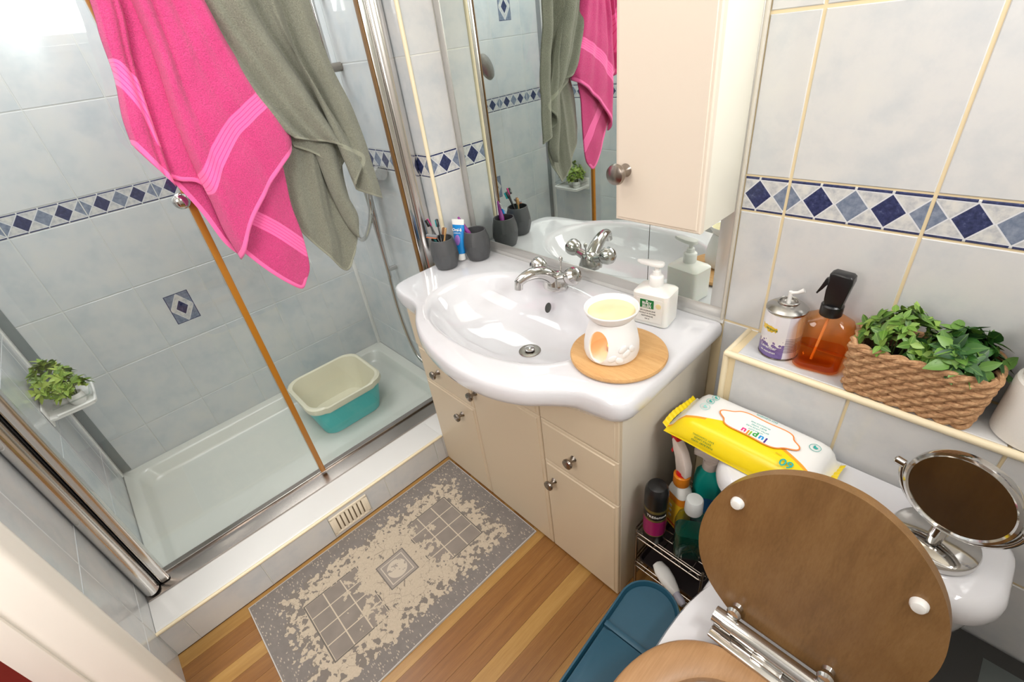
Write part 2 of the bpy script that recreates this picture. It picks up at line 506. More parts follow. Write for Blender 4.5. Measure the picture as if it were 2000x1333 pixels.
# ------------------------------------------------------------------ SHOWER: plinth, tray, enclosure
s = struct('wall_plinth', MB().bb(-.660, -.646, YN, -.447, 0, .1235), M_grout_w)
for k in range(7):
    a0, a1 = -1.545 + .07 + (k - 1) * TW, -1.545 + .07 + k * TW
    c0, c1 = max(a0, YN), min(a1, -.447)
    if c1 - c0 < .01: continue
    o = link('tile', tile_mesh(-(c1 - c0) / 2 + .0015, (c1 - c0) / 2 - .0015, -.063, .062, M_tile), s)
    o.location = (-.643, (c0 + c1) / 2, .066); o.rotation_euler = (0, 0, PI / 2)
struct('trim_9', MB().cyl((-.645, YN, .132), (-.645, -.447, .132), .006, 10), M_trim)

M_vent = mat('cream vent plastic', (240, 229, 208), .4)
vt = thing('vent_grille', 'small cream slotted vent grille on the tiled step below the shower', 'vent', (-.643, -.905, .066))
mb = MB(); mb.bb(0, .005, -.078, .078, -.046, -.036, .001).bb(0, .005, -.078, .078, .036, .046, .001)
mb.bb(0, .005, -.078, -.066, -.04, .04, .001).bb(0, .005, .066, .078, -.04, .04, .001)
mb.build('frame', M_vent, vt)
MB().bb(.0002, .001, -.07, .07, -.04, .04).build('shadow_backing', mat('vent shadow gap', (120, 104, 84), .9), vt)
for k in range(8):
    y = -.0602 + k * .0172
    MB().bb(.001, .0048, y - .0062, y + .0062, -.038, .038, .001).build('slat', M_vent, vt)

M_tray = mat('shower tray acrylic', (208, 209, 202), .16)
M_kerb = mat('white acrylic kerb', (222, 221, 219), .18)
tr = thing('shower_tray', 'white acrylic shower tray with raised front kerb behind the glass', 'shower tray', (-1.2, -.85, -.06))
L = lambda p: (p[0] + 1.2, p[1] + .85, p[2] + .06)
def trsec(x0, x1, y0, y1, r, z):
    return [Vector(L((x, y, z))) for x, y in rrect((x1 - x0) / 2, (y1 - y0) / 2, r, 6, (x0 + x1) / 2, (y0 + y1) / 2)]
mb = MB()
xa, xb, ya, yb = XS + .001, -.9005, YN + .001, YP - .001
mb.rings([trsec(xa, xb, ya, yb, .004, -.058), trsec(xa, xb, ya, yb, .004, .022), trsec(xa + .004, xb, ya + .004, yb - .004, .006, .026),
          trsec(xa + .045, xb - .03, ya + .045, yb - .045, .05, .024), trsec(xa + .056, xb - .036, ya + .056, yb - .056, .055, .014),
          trsec(xa + .072, xb - .046, ya + .070, yb - .072, .06, -.026), trsec(xa + .088, xb - .056, ya + .086, yb - .088, .06, -.0385), trsec(xa + .40, xb - .35, ya + .5, yb - .4, .02, -.040)], True, True, True)
mb.build('tray_pan', M_tray, tr)
kp = [(-.649, .124), (-.650, .1285), (-.656, .1310), (-.668, .1315), (-.80, .1285), (-.885, .1285), (-.893, .122), (-.90, .02), (-.90, -.05), (-.661, -.05), (-.661, .124)]
MB().prism([(x, z) for x, z in kp], 0, 1, M=Matrix(((1, 0, 0, 1.2), (0, 0, -.448 - ya, ya + .85), (0, 1, 0, .06), (0, 0, 0, 1)))).build('kerb', M_kerb, tr)
MB().bb(-.90, -.646, -.449, yb, -.05, .1285, .003).build('kerb_end', M_kerb, tr).location = (1.2, .85, .06)

XG = -.748
en = thing('shower_enclosure', 'framed glass shower enclosure with chrome posts and a brown-edged sliding door', 'shower screen', (XG - .102, -.85, .129))
def E_(mb): 
    bmesh.ops.translate(mb.bm, vec=(-XG, .85, -.196), verts=mb.bm.verts); return mb
ytop = 1.985
E_(MB().prism([(-.778, .197), (-.686, .197), (-.686, .203), (-.737, .213), (-.778, .213)], -(YP - .004), -(YN + .002), M=rot('X', 90), bev=.001).bb(-.752, -.744, YN + .01, YP - .01, .211, .222, .002)).build('bottom_rail', M_rail, en)
E_(MB().bb(-.778, -.722, YN + .002, YP - .002, ytop - .02, ytop + .022, .006)).build('top_rail', M_post, en)
def arc_poly(cx, cy, rx, ry, n=16, a0=-90, a1=90):
    return [(cx + rx * math.cos(math.radians(a0 + (a1 - a0) * k / n)), cy + ry * math.sin(math.radians(a0 + (a1 - a0) * k / n))) for k in range(n + 1)]
E_(MB().prism(arc_poly(-.749, -.180, .022, .030) + [(-.770, YP - .003), (-.770, -.210)], .213, ytop)).build('jamb_post', M_post, en)
E_(MB().prism(rrect(.009, .012, .006, 5, -.745, -.223), .213, ytop)).build('jamb_post', M_post, en)
E_(MB().bb(-.757, -.737, -.241, -.236, .213, ytop, .001)).build('seal_strip', mat('brown seal strip', (120, 84, 36), .35), en)
E_(MB().prism(arc_poly(-.722, YN + .024, .034, .022, 16, -90, 90) + [(-.770, YN + .046), (-.770, YN + .002)], .213, ytop)).build('jamb_post', M_post, en)
E_(MB().prism(rrect(.021, .014, .009, 6, -.735, YN + .064), .213, ytop)).build('jamb_post', M_post, en)
E_(MB().bb(-.760, -.716, YN + .0465, YN + .0495, .213, ytop)).build('seal_strip', M_dark, en)
E_(MB().bb(-.7405, -.7365, YN + .0785, -.893, .228, ytop - .01)).build('sliding_pane', M_glass, en)
E_(MB().bb(-.7605, -.7565, -.905, -.236, .228, ytop - .01)).build('fixed_pane', M_glass, en)
E_(MB().bb(-.746, -.730, -.904, -.885, .226, ytop - .01, .003)).build('door_edge_strip', mat('brown door edge strip', (168, 110, 32), .3), en)
hd = E_(MB().cyl((-.738, -.918, 1.336), (-.712, -.918, 1.336), .009, 16).lathe([(0, .018), (.012, .017), (.019, .011), (.021, .004), (.017, -.002), (0, -.003)], 28, (-.706, -.918, 1.336), rot('Y', 90)))
hd.build('handle', M_chrome, en)

# corner shelf with two pots
sx, sy, sz = -1.49, YN, .578
sh = thing('corner_shelf', 'white plastic soap shelf fixed to the shower end wall', 'shelf', (sx, sy, sz))
pl = [(-.105, .001), (.098, .001), (.104, .02), (.104, .115), (.098, .138), (.08, .146), (-.08, .146), (-.105, .13)]
MB().prism(pl, -.008, .004, bev=.003).build('shelf_plate', M_whitep, sh)
fr = [(p[0], p[1], .004) for p in spline([(-.103, .03, 0), (-.100, .125, 0), (-.075, .143, 0), (.075, .143, 0), (.100, .125, 0), (.103, .03, 0)], 6)]
MB().tube([(x, y, .007) for x, y, z in fr], .005, 8).build('rim', M_whitep, sh)
MB().tube([(x * .99, y * .99, .035) for x, y, z in fr], .0028, 8).build('guard_rail', glass_mat('clear plastic', (.9, .93, .92, 1)), sh)
MB().bb(-.10, .10, .0005, .006, -.03, .05, .003).build('mounting_plate', M_whitep, sh)

def leaf_mesh(name, L_, W_, m, curl=.25, n=4, cup=.25):
    mb = MB(); rows = []
    for i in range(n + 1):
        t = i / n
        wd = W_ * math.sin(PI * min(1, t ** .75)) ** .8 * .5 if 0 < t < 1 else 0.0004
        zc = -curl * L_ * t * t
        rows.append([Vector((t * L_, -wd, zc + cup * wd)), Vector((t * L_, 0, zc)), Vector((t * L_, wd, zc + cup * wd))])
    mb.rings(rows, False)
    return mb.mesh(name, m, 80)
def leaf_mat(name, a, b, c):
    m = mat(name, b, .42)
    nt, co, x, y, z = objco(m)
    rv = oinfo(nt)
    base = ramp(nt, rv, [(.0, a), (.5, b), (1.0, c)])
    vein = (y.abs() < .0006)
    setcol(m, mix(nt, vein * .5, base, c))
    return m
def plant(root, meshes, c, rx, ry, h, n, seed, tilt=(.15, 1.0), whorl=5, smin=.75, smax=1.15, z0=.0):
    r = random.Random(seed); i = 0
    while i < n:
        # a sprig tip on a dome, with a whorl of leaves
        u = r.random() ** .5; a = r.random() * 2 * PI
        px, py = c[0] + rx * u * math.cos(a), c[1] + ry * u * math.sin(a)
        pz = c[2] + z0 + h * (1 - .62 * u * u) * (.62 + .38 * r.random())
        ox = Vector((math.cos(a) * u, math.sin(a) * u, .75)).normalized()
        q = ox.to_track_quat('Z', 'X').to_matrix().to_4x4()
        ph = r.random() * 6
        for k in range(whorl):
            if i >= n: break
            o = link('leaf', meshes[r.randrange(len(meshes))], root)
            e = r.uniform(*tilt)
            sc_ = r.uniform(smin, smax)
            o.matrix_local = T(px, py, pz - .012 * (k // 4)) @ q @ rot('Z', math.degrees(ph + k * 2 * PI / min(whorl, 5) + r.uniform(-.3, .3))) @ rot('Y', -math.degrees(e)) @ Matrix.Diagonal((sc_, sc_, sc_, 1))
            i += 1
M_lf1 = leaf_mat('light leaf', (84, 116, 34), (122, 152, 52), (168, 186, 88))
M_lf2 = leaf_mat('small basket leaf', (60, 98, 34), (98, 138, 50), (142, 172, 80))
M_lf3 = leaf_mat('large basket leaf', (28, 66, 30), (56, 104, 42), (112, 152, 66))
M_stem = mat('plant stem', (70, 92, 40), .6)
mshelf = [leaf_mesh('leaf', .034, .017, M_lf1, .3), leaf_mesh('leaf', .028, .013, M_lf1, .1)]
for nm, lab, px, py, rr, n, sd in (('potted_plant', 'larger bushy green plant in a round white pot at the back of the shower shelf', .005, .062, .038, 260, 3),
                                   ('potted_plant', 'smaller green plant in a white pot at the near end of the shower shelf', .060, .085, .026, 110, 4)):
    if sd == 4: px, py = .066, .100
    p = thing(nm, lab, 'plant', (sx + px, sy + py, sz + .0045))
    MB().lathe([(0, 0), (rr * .72, 0), (rr * .95, .012), (rr, .030), (rr * .9, .044), (rr * .82, .045), (rr * .80, .038), (0, .036)], 28).build('pot', M_whitep, p)
    mb = MB()
    for k in range(9):
        a = k * 2.4; mb.tube([(rr * .3 * math.cos(a), rr * .3 * math.sin(a), .034), (rr * .8 * math.cos(a), rr * .8 * math.sin(a), .10)], .0012, 5)
    mb.build('stems', M_stem, p)
    plant(p, mshelf, (-.012 if sd == 3 else -.01, 0, .040), .095 if sd == 3 else .05, .062 if sd == 3 else .045, .125 if sd == 3 else .07, n, sd, (.1, .9), 7)

# shower mixer, riser, hose and head on the back wall
sm = thing('shower_mixer', 'chrome shower riser with hose and round hand shower on the shower back wall', 'shower', (-1.24, YP, .5))
def SM(mb): bmesh.ops.translate(mb.bm, vec=(1.24, -YP, -.5), verts=mb.bm.verts); return mb
SM(MB().cyl((-1.245, YP - .045, .62), (-1.245, YP - .045, 1.75), .010, 14).cyl((-1.245, YP, 1.73), (-1.245, YP - .045, 1.73), .012, 14).cyl((-1.245, YP, .66), (-1.245, YP - .045, .66), .012, 14)).build('riser_rail', M_chrome, sm)
SM(MB().cyl((-1.245, YP, 1.506), (-1.245, YP - .075, 1.506), .016, 16).lathe([(0, 0), (.022, 0), (.024, .02), (.016, .03), (0, .032)], 24, (-1.245, YP - .075, 1.506), rot('X', 90))).build('rail_bracket', M_satin, sm)
SM(MB().tube(spline([(-1.245, YP - .06, 1.506), (-1.20, -.30, 1.50), (-1.11, -.40, 1.46), (-1.06, -.45, 1.435)], 6), .012, 12)).build('shower_arm', M_satin, sm)
SM(MB().lathe([(0, .012), (.03, .010), (.052, .002), (.055, -.006), (.050, -.010), (0, -.010)], 30, (-1.06, -.455, 1.427), rot('Y', 70) @ rot('X', 20))).build('shower_head', M_satin, sm)
SM(MB().tube(spline([(-1.21, -.19, 1.10), (-1.215, -.20, .99), (-1.26, -.205, .90), (-1.34, -.21, .815), (-1.42, -.205, .785), (-1.47, -.20, .83), (-1.49, -.19, .90)], 10), .0105, 10)).build('hose_loop', M_chrome, sm)
SM(MB().tube(spline([(-1.215, -.185, 1.12), (-1.235, -.185, .95), (-1.245, -.19, .72), (-1.24, -.20, .45), (-1.19, -.20, .22), (-1.11, -.19, .16), (-1.05, -.185, .28)], 10), .009, 10)).build('hose', M_chrome, sm)
SM(MB().bb(-1.30, -1.10, YP - .06, YP, 1.10, 1.15, .02, 4).cyl((-1.315, YP - .03, 1.125), (-1.285, YP - .03, 1.125), .028, 20).cyl((-1.115, YP - .03, 1.125), (-1.085, YP - .03, 1.125), .028, 20)).build('mixer_body', M_chrome, sm)

# washing-up bowl in the tray
bw = thing('washing_up_bowl', 'teal washing-up bowl with cream lining standing in the shower tray', 'bowl', (-1.395, -.583, -.0395), 0)
bw.scale = (1, 1, 1.07)
def bsec(hx, hy, r, z): return [Vector((x, y, z)) for x, y in rrect(hx, hy, r, 7)]
mb = MB(); mb.rings([bsec(.135, .140, .06, .0), bsec(.150, .155, .065, .004), bsec(.160, .166, .07, .05), bsec(.172, .186, .075, .155), bsec(.169, .183, .075, .156), bsec(.155, .160, .068, .05), bsec(.140, .145, .06, .008)], True, True, True)
mb.build('outer_tub', mat('teal plastic', (66, 186, 186), .35), bw)
def rim(a, z, off):
    o = []
    for x, y in rrect(.172 + off, .186 + off, .078, 9):
        o.append(Vector((x, y, z)))
    return o
mb = MB()
dz = lambda y, x: -.016 * max(0, 1 - (y / .13) ** 2) ** .5 if x > .15 and abs(y) < .13 else 0
def rs(off, z, k=1): return [Vector((x, y, z + k * dz(y, x))) for x, y in rrect(.172 + off, .186 + off, .078, 12)]
mb.rings([rs(.010, .154), rs(.014, .164), rs(.012, .182), rs(.004, .187), rs(-.006, .183), rs(-.012, .160, .4), rs(-.028, .05, 0), rs(-.042, .014, 0), rs(-.06, .010, 0)], True, False, True)
mb.build('cream_liner', mat('cream plastic', (222, 218, 196), .4), bw)
sp = thing('scrubbing_cloth', 'small blue cloth lying inside the teal bowl', 'cloth', (-1.36, -.63, -.0295), 20)
MB().grid(lambda u, v: Vector(((u - .5) * .075, (v - .5) * .05, .004 + .006 * math.sin(u * 9) * math.cos(v * 7) + .008 * (1 - abs(2 * u - 1)))), 14, 10).build('folded_cloth', mat('blue cloth', (62, 98, 150), .9), sp)

# ------------------------------------------------------------------ RUG
RX0, RX1, RY0, RY1 = -.621, -.088, -1.327, -.452
M_rug = mat('rug weave', (150, 140, 128), .95)
nt, co, x, y, z = objco(M_rug)
GREY, BEI, DK = (134, 127, 121), (190, 175, 154), (104, 98, 92)
f1 = noise(nt, co, 24, 3, .55); f2 = noise(nt, co, 60, 3, .6); v1 = vor(nt, co, 34, 'DISTANCE_TO_EDGE'); v2 = vor(nt, co, 90, 'DISTANCE_TO_EDGE'); v3 = vor(nt, co, 52); v4 = vor(nt, co, 60, 'F1', (1.0, 2.4, 1))
ax, ay = x.abs(), y.abs()
# floral ground: ragged region inside the border
dist = (ax / .205).mx(ay / .375) + (f1 - .5) * .34 + (v3 - .35) * .22
floral = dist < 1.0
vein = (v1 < .012) + ((v2 < .006) * (f2 > .52))
flo = mix(nt, noise(nt, co, 140, 2, .6), (172, 158, 140), (196, 182, 162))
flo = mix(nt, (vein > .5) * (f1 > .47) * (f2 > .40), flo, (132, 122, 110))
flo = mix(nt, (f2 > .66), flo, (124, 116, 106))
base = mix(nt, noise(nt, co, 40, 3, .6), (114, 108, 104), (132, 125, 120))
fleck = ((v4 < .27) * (f2 < .54)) * ((ax / .262).mx(ay / .432) < 1.0)
base = mix(nt, fleck, base, (172, 160, 146))
leafy = (noise(nt, co, 52, 2, .5) > (dist * -.34 + .85)) * (dist > .45)
flo = mix(nt, leafy, flo, (122, 114, 107))
c = mix(nt, floral, base, flo)
# two window grids
wy = ay - .198
inw = (ax < .118) * (wy.abs() < .098)
keep = (f1 + (f2 - .5) * .5 + (ay - .13) * 2.6) > .50
gx = (((ax + 0.0) / .0595).fmod(1.0) - .5).abs() > .47
gy = (((wy + .098) / .0653).fmod(1.0) - .5).abs() > .47
pane = mix(nt, noise(nt, co, 18, 2, .5), (120, 112, 105), (146, 136, 127))
pane = mix(nt, gx.mx(gy), pane, (196, 182, 162))
c = mix(nt, inw * keep, c, pane)
fr_ = ((ax - .120).abs() < .0022) * (wy.abs() < .102)
fr2 = ((wy.abs() - .100).abs() < .0022) * (ax < .122)
c = mix(nt, fr_.mx(fr2) * keep, c, DK)
# centre medallion
md = ax.mx(ay)
c = mix(nt, md < .057, c, (148, 139, 131))
c = mix(nt, md.band(.053, .056), c, DK)
c = mix(nt, md.band(.041, .044), c, (196, 184, 168))
rose = ((x * x + y * y) < .0013)
c = mix(nt, rose * (noise(nt, co, 70, 2, .5) > .42), c, (190, 178, 162))
# binding
edge = (ax > .2635).mx(ay > .4345)
c = mix(nt, edge, c, (188, 184, 180))
setcol(M_rug, c)
bump(M_rug, noise(nt, co, 900, 2, .7), .35, .0015)
rg = MB()
NX, NY = 14, 24
hx, hy = (RX1 - RX0) / 2, (RY1 - RY0) / 2
def rugz(u, v): return .0065 + .0012 * math.sin(v * 17) * max(0, (u - .8) * 5) + .001 * math.sin(u * 11 + v * 5)
top = [[Vector(((2 * i / NX - 1) * hx, (2 * j / NY - 1) * hy, rugz(i / NX, j / NY))) for i in range(NX + 1)] for j in range(NY + 1)]
rg.rings(top, False)
per = [top[0][i] for i in range(NX + 1)] + [top[j][NX] for j in range(1, NY + 1)] + [top[NY][i] for i in range(NX - 1, -1, -1)] + [top[j][0] for j in range(NY - 1, 0, -1)]
rg.rings([[Vector((p.x, p.y, p.z)) for p in per], [Vector((p.x * 1.003, p.y * 1.002, .0002)) for p in per]], True, False, True)
bmesh.ops.remove_doubles(rg.bm, verts=rg.bm.verts, dist=1e-5)
o = rg.build('bath_mat', M_rug)
o.location = ((RX0 + RX1) / 2, (RY0 + RY1) / 2, 0.0003)
o['label'] = 'grey and beige floral bath mat on the wood floor by the shower step'; o['category'] = 'rug'

# ------------------------------------------------------------------ VANITY UNIT
VX0, VX1, VY = -.642, .267, -.447
vu = thing('vanity_unit', 'cream vanity unit with drawers and doors under the white basin', 'cabinet', (0, 0, 0))
MB().bb(VX0 + .002, VX1 - .018, -.428, -.004, .001, .622).bb(VX0 + .002, VX0 + .018, -.428, -.004, .622, .750).build('carcass', M_cream, vu)
MB().bb(VX1 - .018, VX1, -.430, -.004, .001, .776, .0015).build('side_panel', M_vside, vu)
def knob(mb, c, d=(0, -1, 0), s=1.0):
    q = Vector(d).to_track_quat('Z', 'X').to_matrix().to_4x4()
    return mb.lathe([(0, 0), (.0105 * s, 0), (.0085 * s, .004 * s), (.0055 * s, .012 * s), (.007 * s, .017 * s), (.0145 * s, .021 * s), (.0165 * s, .026 * s), (.015 * s, .031 * s), (.008 * s, .034 * s), (0, .0345 * s)], 28, c, q)
def front(name, x0, x1, z0, z1, kn=None):
    # slab front with a routed (stepped) edge
    g = .0012; x0 += g; x1 -= g; z0 += g; z1 -= g
    mb = MB(); b, h = .012, .004
    r = lambda i, y: [Vector((x0 + i, y, z0 + i)), Vector((x1 - i, y, z0 + i)), Vector((x1 - i, y, z1 - i)), Vector((x0 + i, y, z1 - i))]
    mb.rings([r(0, -.429), r(0, VY + .006), r(.0025, VY + .0035), r(b * .8, VY + .0030), r(b, VY), r(b + .001, VY)], True, True, True)
    o = mb.build(name, M_cream, vu, 12)
    if kn: knob(MB(), (kn[0], VY, kn[1])).build('knob', M_satin, o)
    return o
A, B_ = -.339, -.007
MB().prism([(VX0 + .001, .615), (A - .001, .615), (A - .001, .690), (-.445, .695), (-.475, .775), (VX0 + .001, .775)], .429, -VY, M=rot('X', 90), bev=.003).build('fascia_panel', M_cream, vu, 12)
front('fascia_panel', A, B_, .614, .690)
front('fascia_panel', B_, VX1, .614, .775)
front('drawer', VX0, A, .456, .614, (-.528, .532))
front('door', VX0, A, .004, .456, (-.425, .385))
front('door', A, B_, .004, .614, (-.312, .545))
front('drawer', B_, VX1, .444, .614, (.117, .530))
front('door', B_, VX1, .004, .444, (.030, .370))

# ------------------------------------------------------------------ WASHBASIN
wb = thing('washbasin', 'white semi-recessed ceramic washbasin with a bowed front on the vanity', 'sink', (0, 0, 0))
out = spline([(-.767, -.003, 0), (-.767, -.142, 0), (-.7685, -.22, 0), (-.767, -.30, 0), (-.762, -.385, 0), (-.735, -.426, 0), (-.660, -.446, 0), (-.585, -.452, 0), (-.535, -.470, 0),
              (-.46, -.520, 0), (-.37, -.562, 0), (-.26, -.590, 0), (-.14, -.600, 0), (-.03, -.586, 0), (.055, -.553, 0), (.115, -.508, 0), (.165, -.476, 0), (.215, -.466, 0), (.262, -.460, 0), (.288, -.435, 0), (.293, -.38, 0), (.292, -.20, 0), (.290, -.003, 0)], 6) + [Vector((.20, -.003, 0)), Vector((-.1, -.003, 0)), Vector((-.4, -.003, 0)), Vector((-.6, -.003, 0))]
BCX, BCY = -.235, -.300
def ray_r(poly, c, a):
    dx, dy = math.cos(a), math.sin(a); best = None
    for i in range(len(poly)):
        p, q = poly[i], poly[(i + 1) % len(poly)]
        ex, ey = q[0] - p[0], q[1] - p[1]; den = dx * ey - dy * ex
        if abs(den) < 1e-12: continue
        t = ((p[0] - c[0]) * ey - (p[1] - c[1]) * ex) / den
        u = ((p[0] - c[0]) * dy - (p[1] - c[1]) * dx) / den
        if t > 0 and -1e-6 <= u <= 1 + 1e-6: best = t if best is None else max(best, t)
    return best
NA = 200
angs = sorted([2 * PI * i / NA for i in range(NA)] + [math.atan2(p[1] - BCY, p[0] - BCX) % (2 * PI) for p in (out[0], Vector((.290, -.003, 0)))])
ro = [ray_r(out, (BCX, BCY), a) for a in angs]
def rb(a, rx, ry, e=2.25):
    return 1 / ((abs(math.cos(a)) / rx) ** e + (abs(math.sin(a)) / ry) ** e) ** (1 / e)
def ring(fr, z, mode='in', drop=None):
    o = []
    for a, R_ in zip(angs, ro):
        r = fr(a, R_)
        o.append(Vector((BCX + r * math.cos(a), BCY + r * math.sin(a), z(a) if callable(z) else z)))
    return o
ib = lambda k, a: rb(a, .318 * k, .212 * k)
def dxy(a): return max(0.0, math.sin(a))       # 1 towards the wall
R_ = []
TOPZ = .820
# underside -> outer lip -> deck -> raised ridge -> bowl -> drain
R_.append(ring(lambda a, r: min(r * .55, .30), .640))
R_.append(ring(lambda a, r: min(r * .80, .42), .700))
R_.append(ring(lambda a, r: r * .955, .752))
R_.append(ring(lambda a, r: r * .985, .762))
R_.append(ring(lambda a, r: r * .998, .775))
R_.append(ring(lambda a, r: r, .790))
R_.append(ring(lambda a, r: r * .997, .803))
R_.append(ring(lambda a, r: r * .988, .813))
R_.append(ring(lambda a, r: r * .972, .8185))
R_.append(ring(lambda a, r: r * .955, TOPZ))
mid = lambda a, r, k: ib(1.0, a) + (r * .955 - ib(1.0, a)) * k
R_.append(ring(lambda a, r: max(mid(a, r, .55), ib(1.03, a) + .004), TOPZ))
R_.append(ring(lambda a, r: min(ib(1.085, a), r * .945), lambda a: TOPZ + .0015))
R_.append(ring(lambda a, r: min(ib(1.04, a), r * .935), TOPZ + .0005))
R_.append(ring(lambda a, r: min(ib(1.005, a), r * .925), TOPZ - .005))
R_.append(ring(lambda a, r: min(ib(.975, a), r * .91), TOPZ - .014))
R_.append(ring(lambda a, r: min(ib(.92, a), r * .88), TOPZ - .042))
R_.append(ring(lambda a, r: ib(.82, a), TOPZ - .082))
R_.append(ring(lambda a, r: ib(.66, a), TOPZ - .112))
R_.append(ring(lambda a, r: ib(.44, a), TOPZ - .128))
R_.append(ring(lambda a, r: rb(a, .06, .05, 2), TOPZ - .137))
R_.append(ring(lambda a, r: .036, TOPZ - .1395))
def shift(rg, k):  # drain sits slightly right and forward of centre
    return [Vector((p.x + .045 * k, p.y + .012 * k, p.z)) for p in rg]
for i, k in ((-1, 1), (-2, 1), (-3, .75), (-4, .45), (-5, .2)): R_[i] = shift(R_[i], k)
mb = MB(); mb.rings(R_, True, True, True)
mb.build('basin', M_cer, wb, 50)
DX, DY, DZ = BCX + .045, BCY + .012, TOPZ - .1385
MB().lathe([(0, .001), (.012, .0015), (.026, .0025), (.034, .002), (.036, 0)], 36, (DX, DY, DZ)).build('waste_flange', M_satin, wb)
MB().lathe([(0, .013), (.010, .0125), (.0155, .010), (.0165, .006), (.014, .003), (0, .003)], 30, (DX, DY, DZ)).build('waste_plug', M_chrome, wb)
MB().lathe([(0, .002), (.010, .0015), (.013, 0)], 24, (-.232, -.147, .760), rot('X', 62), 1.0, 1.35).build('overflow_hole', mat('overflow shadow', (60, 60, 58), .6), wb)

# basin mixer tap
tp = thing('basin_tap', 'chrome two-handled basin mixer tap with curved spout', 'tap', (-.232, -.104, TOPZ + .001))
MB().lathe([(0, 0), (.037, 0), (.038, .006), (.034, .018), (.030, .034), (.026, .046), (.014, .054), (0, .056)], 36, sx=1.15).build('tap_body', M_chrome, tp)
sp_ = spline([(0, -.004, .030), (-.004, -.040, .062), (-.010, -.078, .078), (-.018, -.112, .078), (-.026, -.138, .066)], 8)
rr = [.026 - .012 * (i / (len(sp_) - 1)) for i in range(len(sp_))]
MB().tube(sp_, rr, 18).cyl((-.026, -.136, .070), (-.026, -.140, .044), .0135, 20).build('spout', M_chrome, tp)
for sgn in (-1, 1):
    h = MB().tube([(sgn * .020, 0, .034), (sgn * .050, .002, .044)], [.016, .013], 18)
    h.lathe([(0, -.003), (.016, 0), (.0225, .008), (.0265, .020), (.0255, .032), (.019, .041), (.010, .045), (0, .046)], 14, (sgn * .048, .002, .043), rot('Y', sgn * 62), 1, 1)
    bmesh.ops.transform(h.bm, matrix=T(sgn * .02, 0, .036) @ Matrix.Scale(1.14, 4) @ T(-sgn * .02, 0, -.036), verts=h.bm.verts)
    h.build('tap_handle', M_chrome, tp, 30)
MB().cyl((.004, .026, .045), (.004, .030, .083), .003, 10).ball((.004, .030, .089), (.0065, .0065, .0095)).build('pop_up_rod', M_chrome, tp)

# ------------------------------------------------------------------ WALL MIRROR
mr = thing('wall_mirror', 'large wall mirror with plain silver edges above the white basin', 'mirror', (0, 0, 0))
M_mir = mat('mirror silver', (226, 232, 228), .012, 1.0)
MB().bb(-.7665, .0545, -.011, -.001, .833, 1.95).build('mirror_pane', M_mir, mr)
MB().bb(.0565, .284, -.011, -.001, .833, 1.95).build('mirror_pane', M_mir, mr)
MB().bb(-.7665, .2845, -.0128, -.0108, .833, .8635, .001).build('bevel_edge', M_alu, mr)
MB().bb(.252, .2845, -.0128, -.0108, .8635, 1.95, .001).build('bevel_edge', M_alu, mr)
MB().bb(-.7665, -.735, -.0128, -.0108, .8635, 1.95, .001).build('bevel_edge', M_alu, mr)
MB().bb(.2835, .2905, -.012, 0, .826, 1.95, .002).build('sealant_bead', mat('grey sealant', (206, 200, 188), .6), mr)

# ------------------------------------------------------------------ WALL CABINET
CX0, CX1, CY, CZ = .062, .2835, -.181, 1.126
wc = thing('wall_cabinet', 'narrow cream wall cabinet with one knob hung in front of the mirror', 'cabinet', (CX0, -.0135, CZ))
def WC(mb): bmesh.ops.translate(mb.bm, vec=(-CX0, .0135, -CZ), verts=mb.bm.verts); return mb
WC(MB().bb(CX0 + .001, CX1 - .001, CY + .020, -.0135, CZ + .001, 1.96, .001)).build('carcass', M_cabside, wc)
x0, x1, z0, z1 = CX0, CX1, CZ, 1.96
mb = MB(); r = lambda i, y: [Vector((x0 + i, y, z0 + i)), Vector((x1 - i, y, z0 + i)), Vector((x1 - i, y, z1 - i)), Vector((x0 + i, y, z1 - i))]
mb.rings([r(0, CY + .0185), r(0, CY + .006), r(.003, CY + .0025), r(.008, CY + .002), r(.0095, CY), r(.0105, CY)], True, True, True)
dr = WC(mb).build('door', M_cab, wc, 12)
WC(knob(MB(), (.092, CY, 1.247), s=1.45)).build('knob', M_satin, dr)

# ------------------------------------------------------------------ THINGS ON THE BASIN
M_cup = mat('dark grey stoneware', (74, 75, 77), .42)
def cup_mesh():
    # barrel cup with shallow diamond facets
    mb = MB(); N = 48; rs = []
    pr = [(.0, .034), (.003, .040), (.018, .0455), (.040, .0500), (.062, .0510), (.085, .0480), (.104, .0435), (.114, .0415)]
    for z, r in pr:
        ring_ = []
        for i in range(N):
            a = 2 * PI * i / N
            zz = z / .114
            d = abs(((a / (2 * PI) * 7 + zz * 1.5) % 1) - .5) + abs(((a / (2 * PI) * 7 - zz * 1.5) % 1) - .5)
            k = 1 - .11 * (d - .5) * (1 if .1 < zz < .85 else 0)
            ring_.append(Vector((r * k * math.cos(a), r * k * math.sin(a), z)))
        rs.append(ring_)
    for r, z in ((.0395, .1155), (.0375, .114), (.040, .08), (.041, .05), (.036, .012), (.01, .010)):
        rs.append([Vector((r * math.cos(2 * PI * i / N), r * math.sin(2 * PI * i / N), z)) for i in range(N)])
    mb.rings(rs, True, True, True)
    return mb.mesh('cup', M_cup, 12)
cme = cup_mesh()
def single(name, me, label, cat, loc, rz=0, group=None):
    o = link(name, me); o.location = loc; o.rotation_euler = (0, 0, math.radians(rz))
    o['label'] = label; o['category'] = cat
    if group: o['group'] = group
    return o
C1 = Vector((-.694, -.208, TOPZ + .001)); C2 = Vector((-.648, -.086, TOPZ + .001))
single('tumbler', cme, 'dark grey faceted tumbler at the basin corner holding toothbrushes and a razor', 'cup', C1, 0, 'grey bathroom tumblers')
single('tumbler', cme, 'dark grey faceted tumbler beside the mirror holding one purple stick', 'cup', C2, 24, 'grey bathroom tumblers')

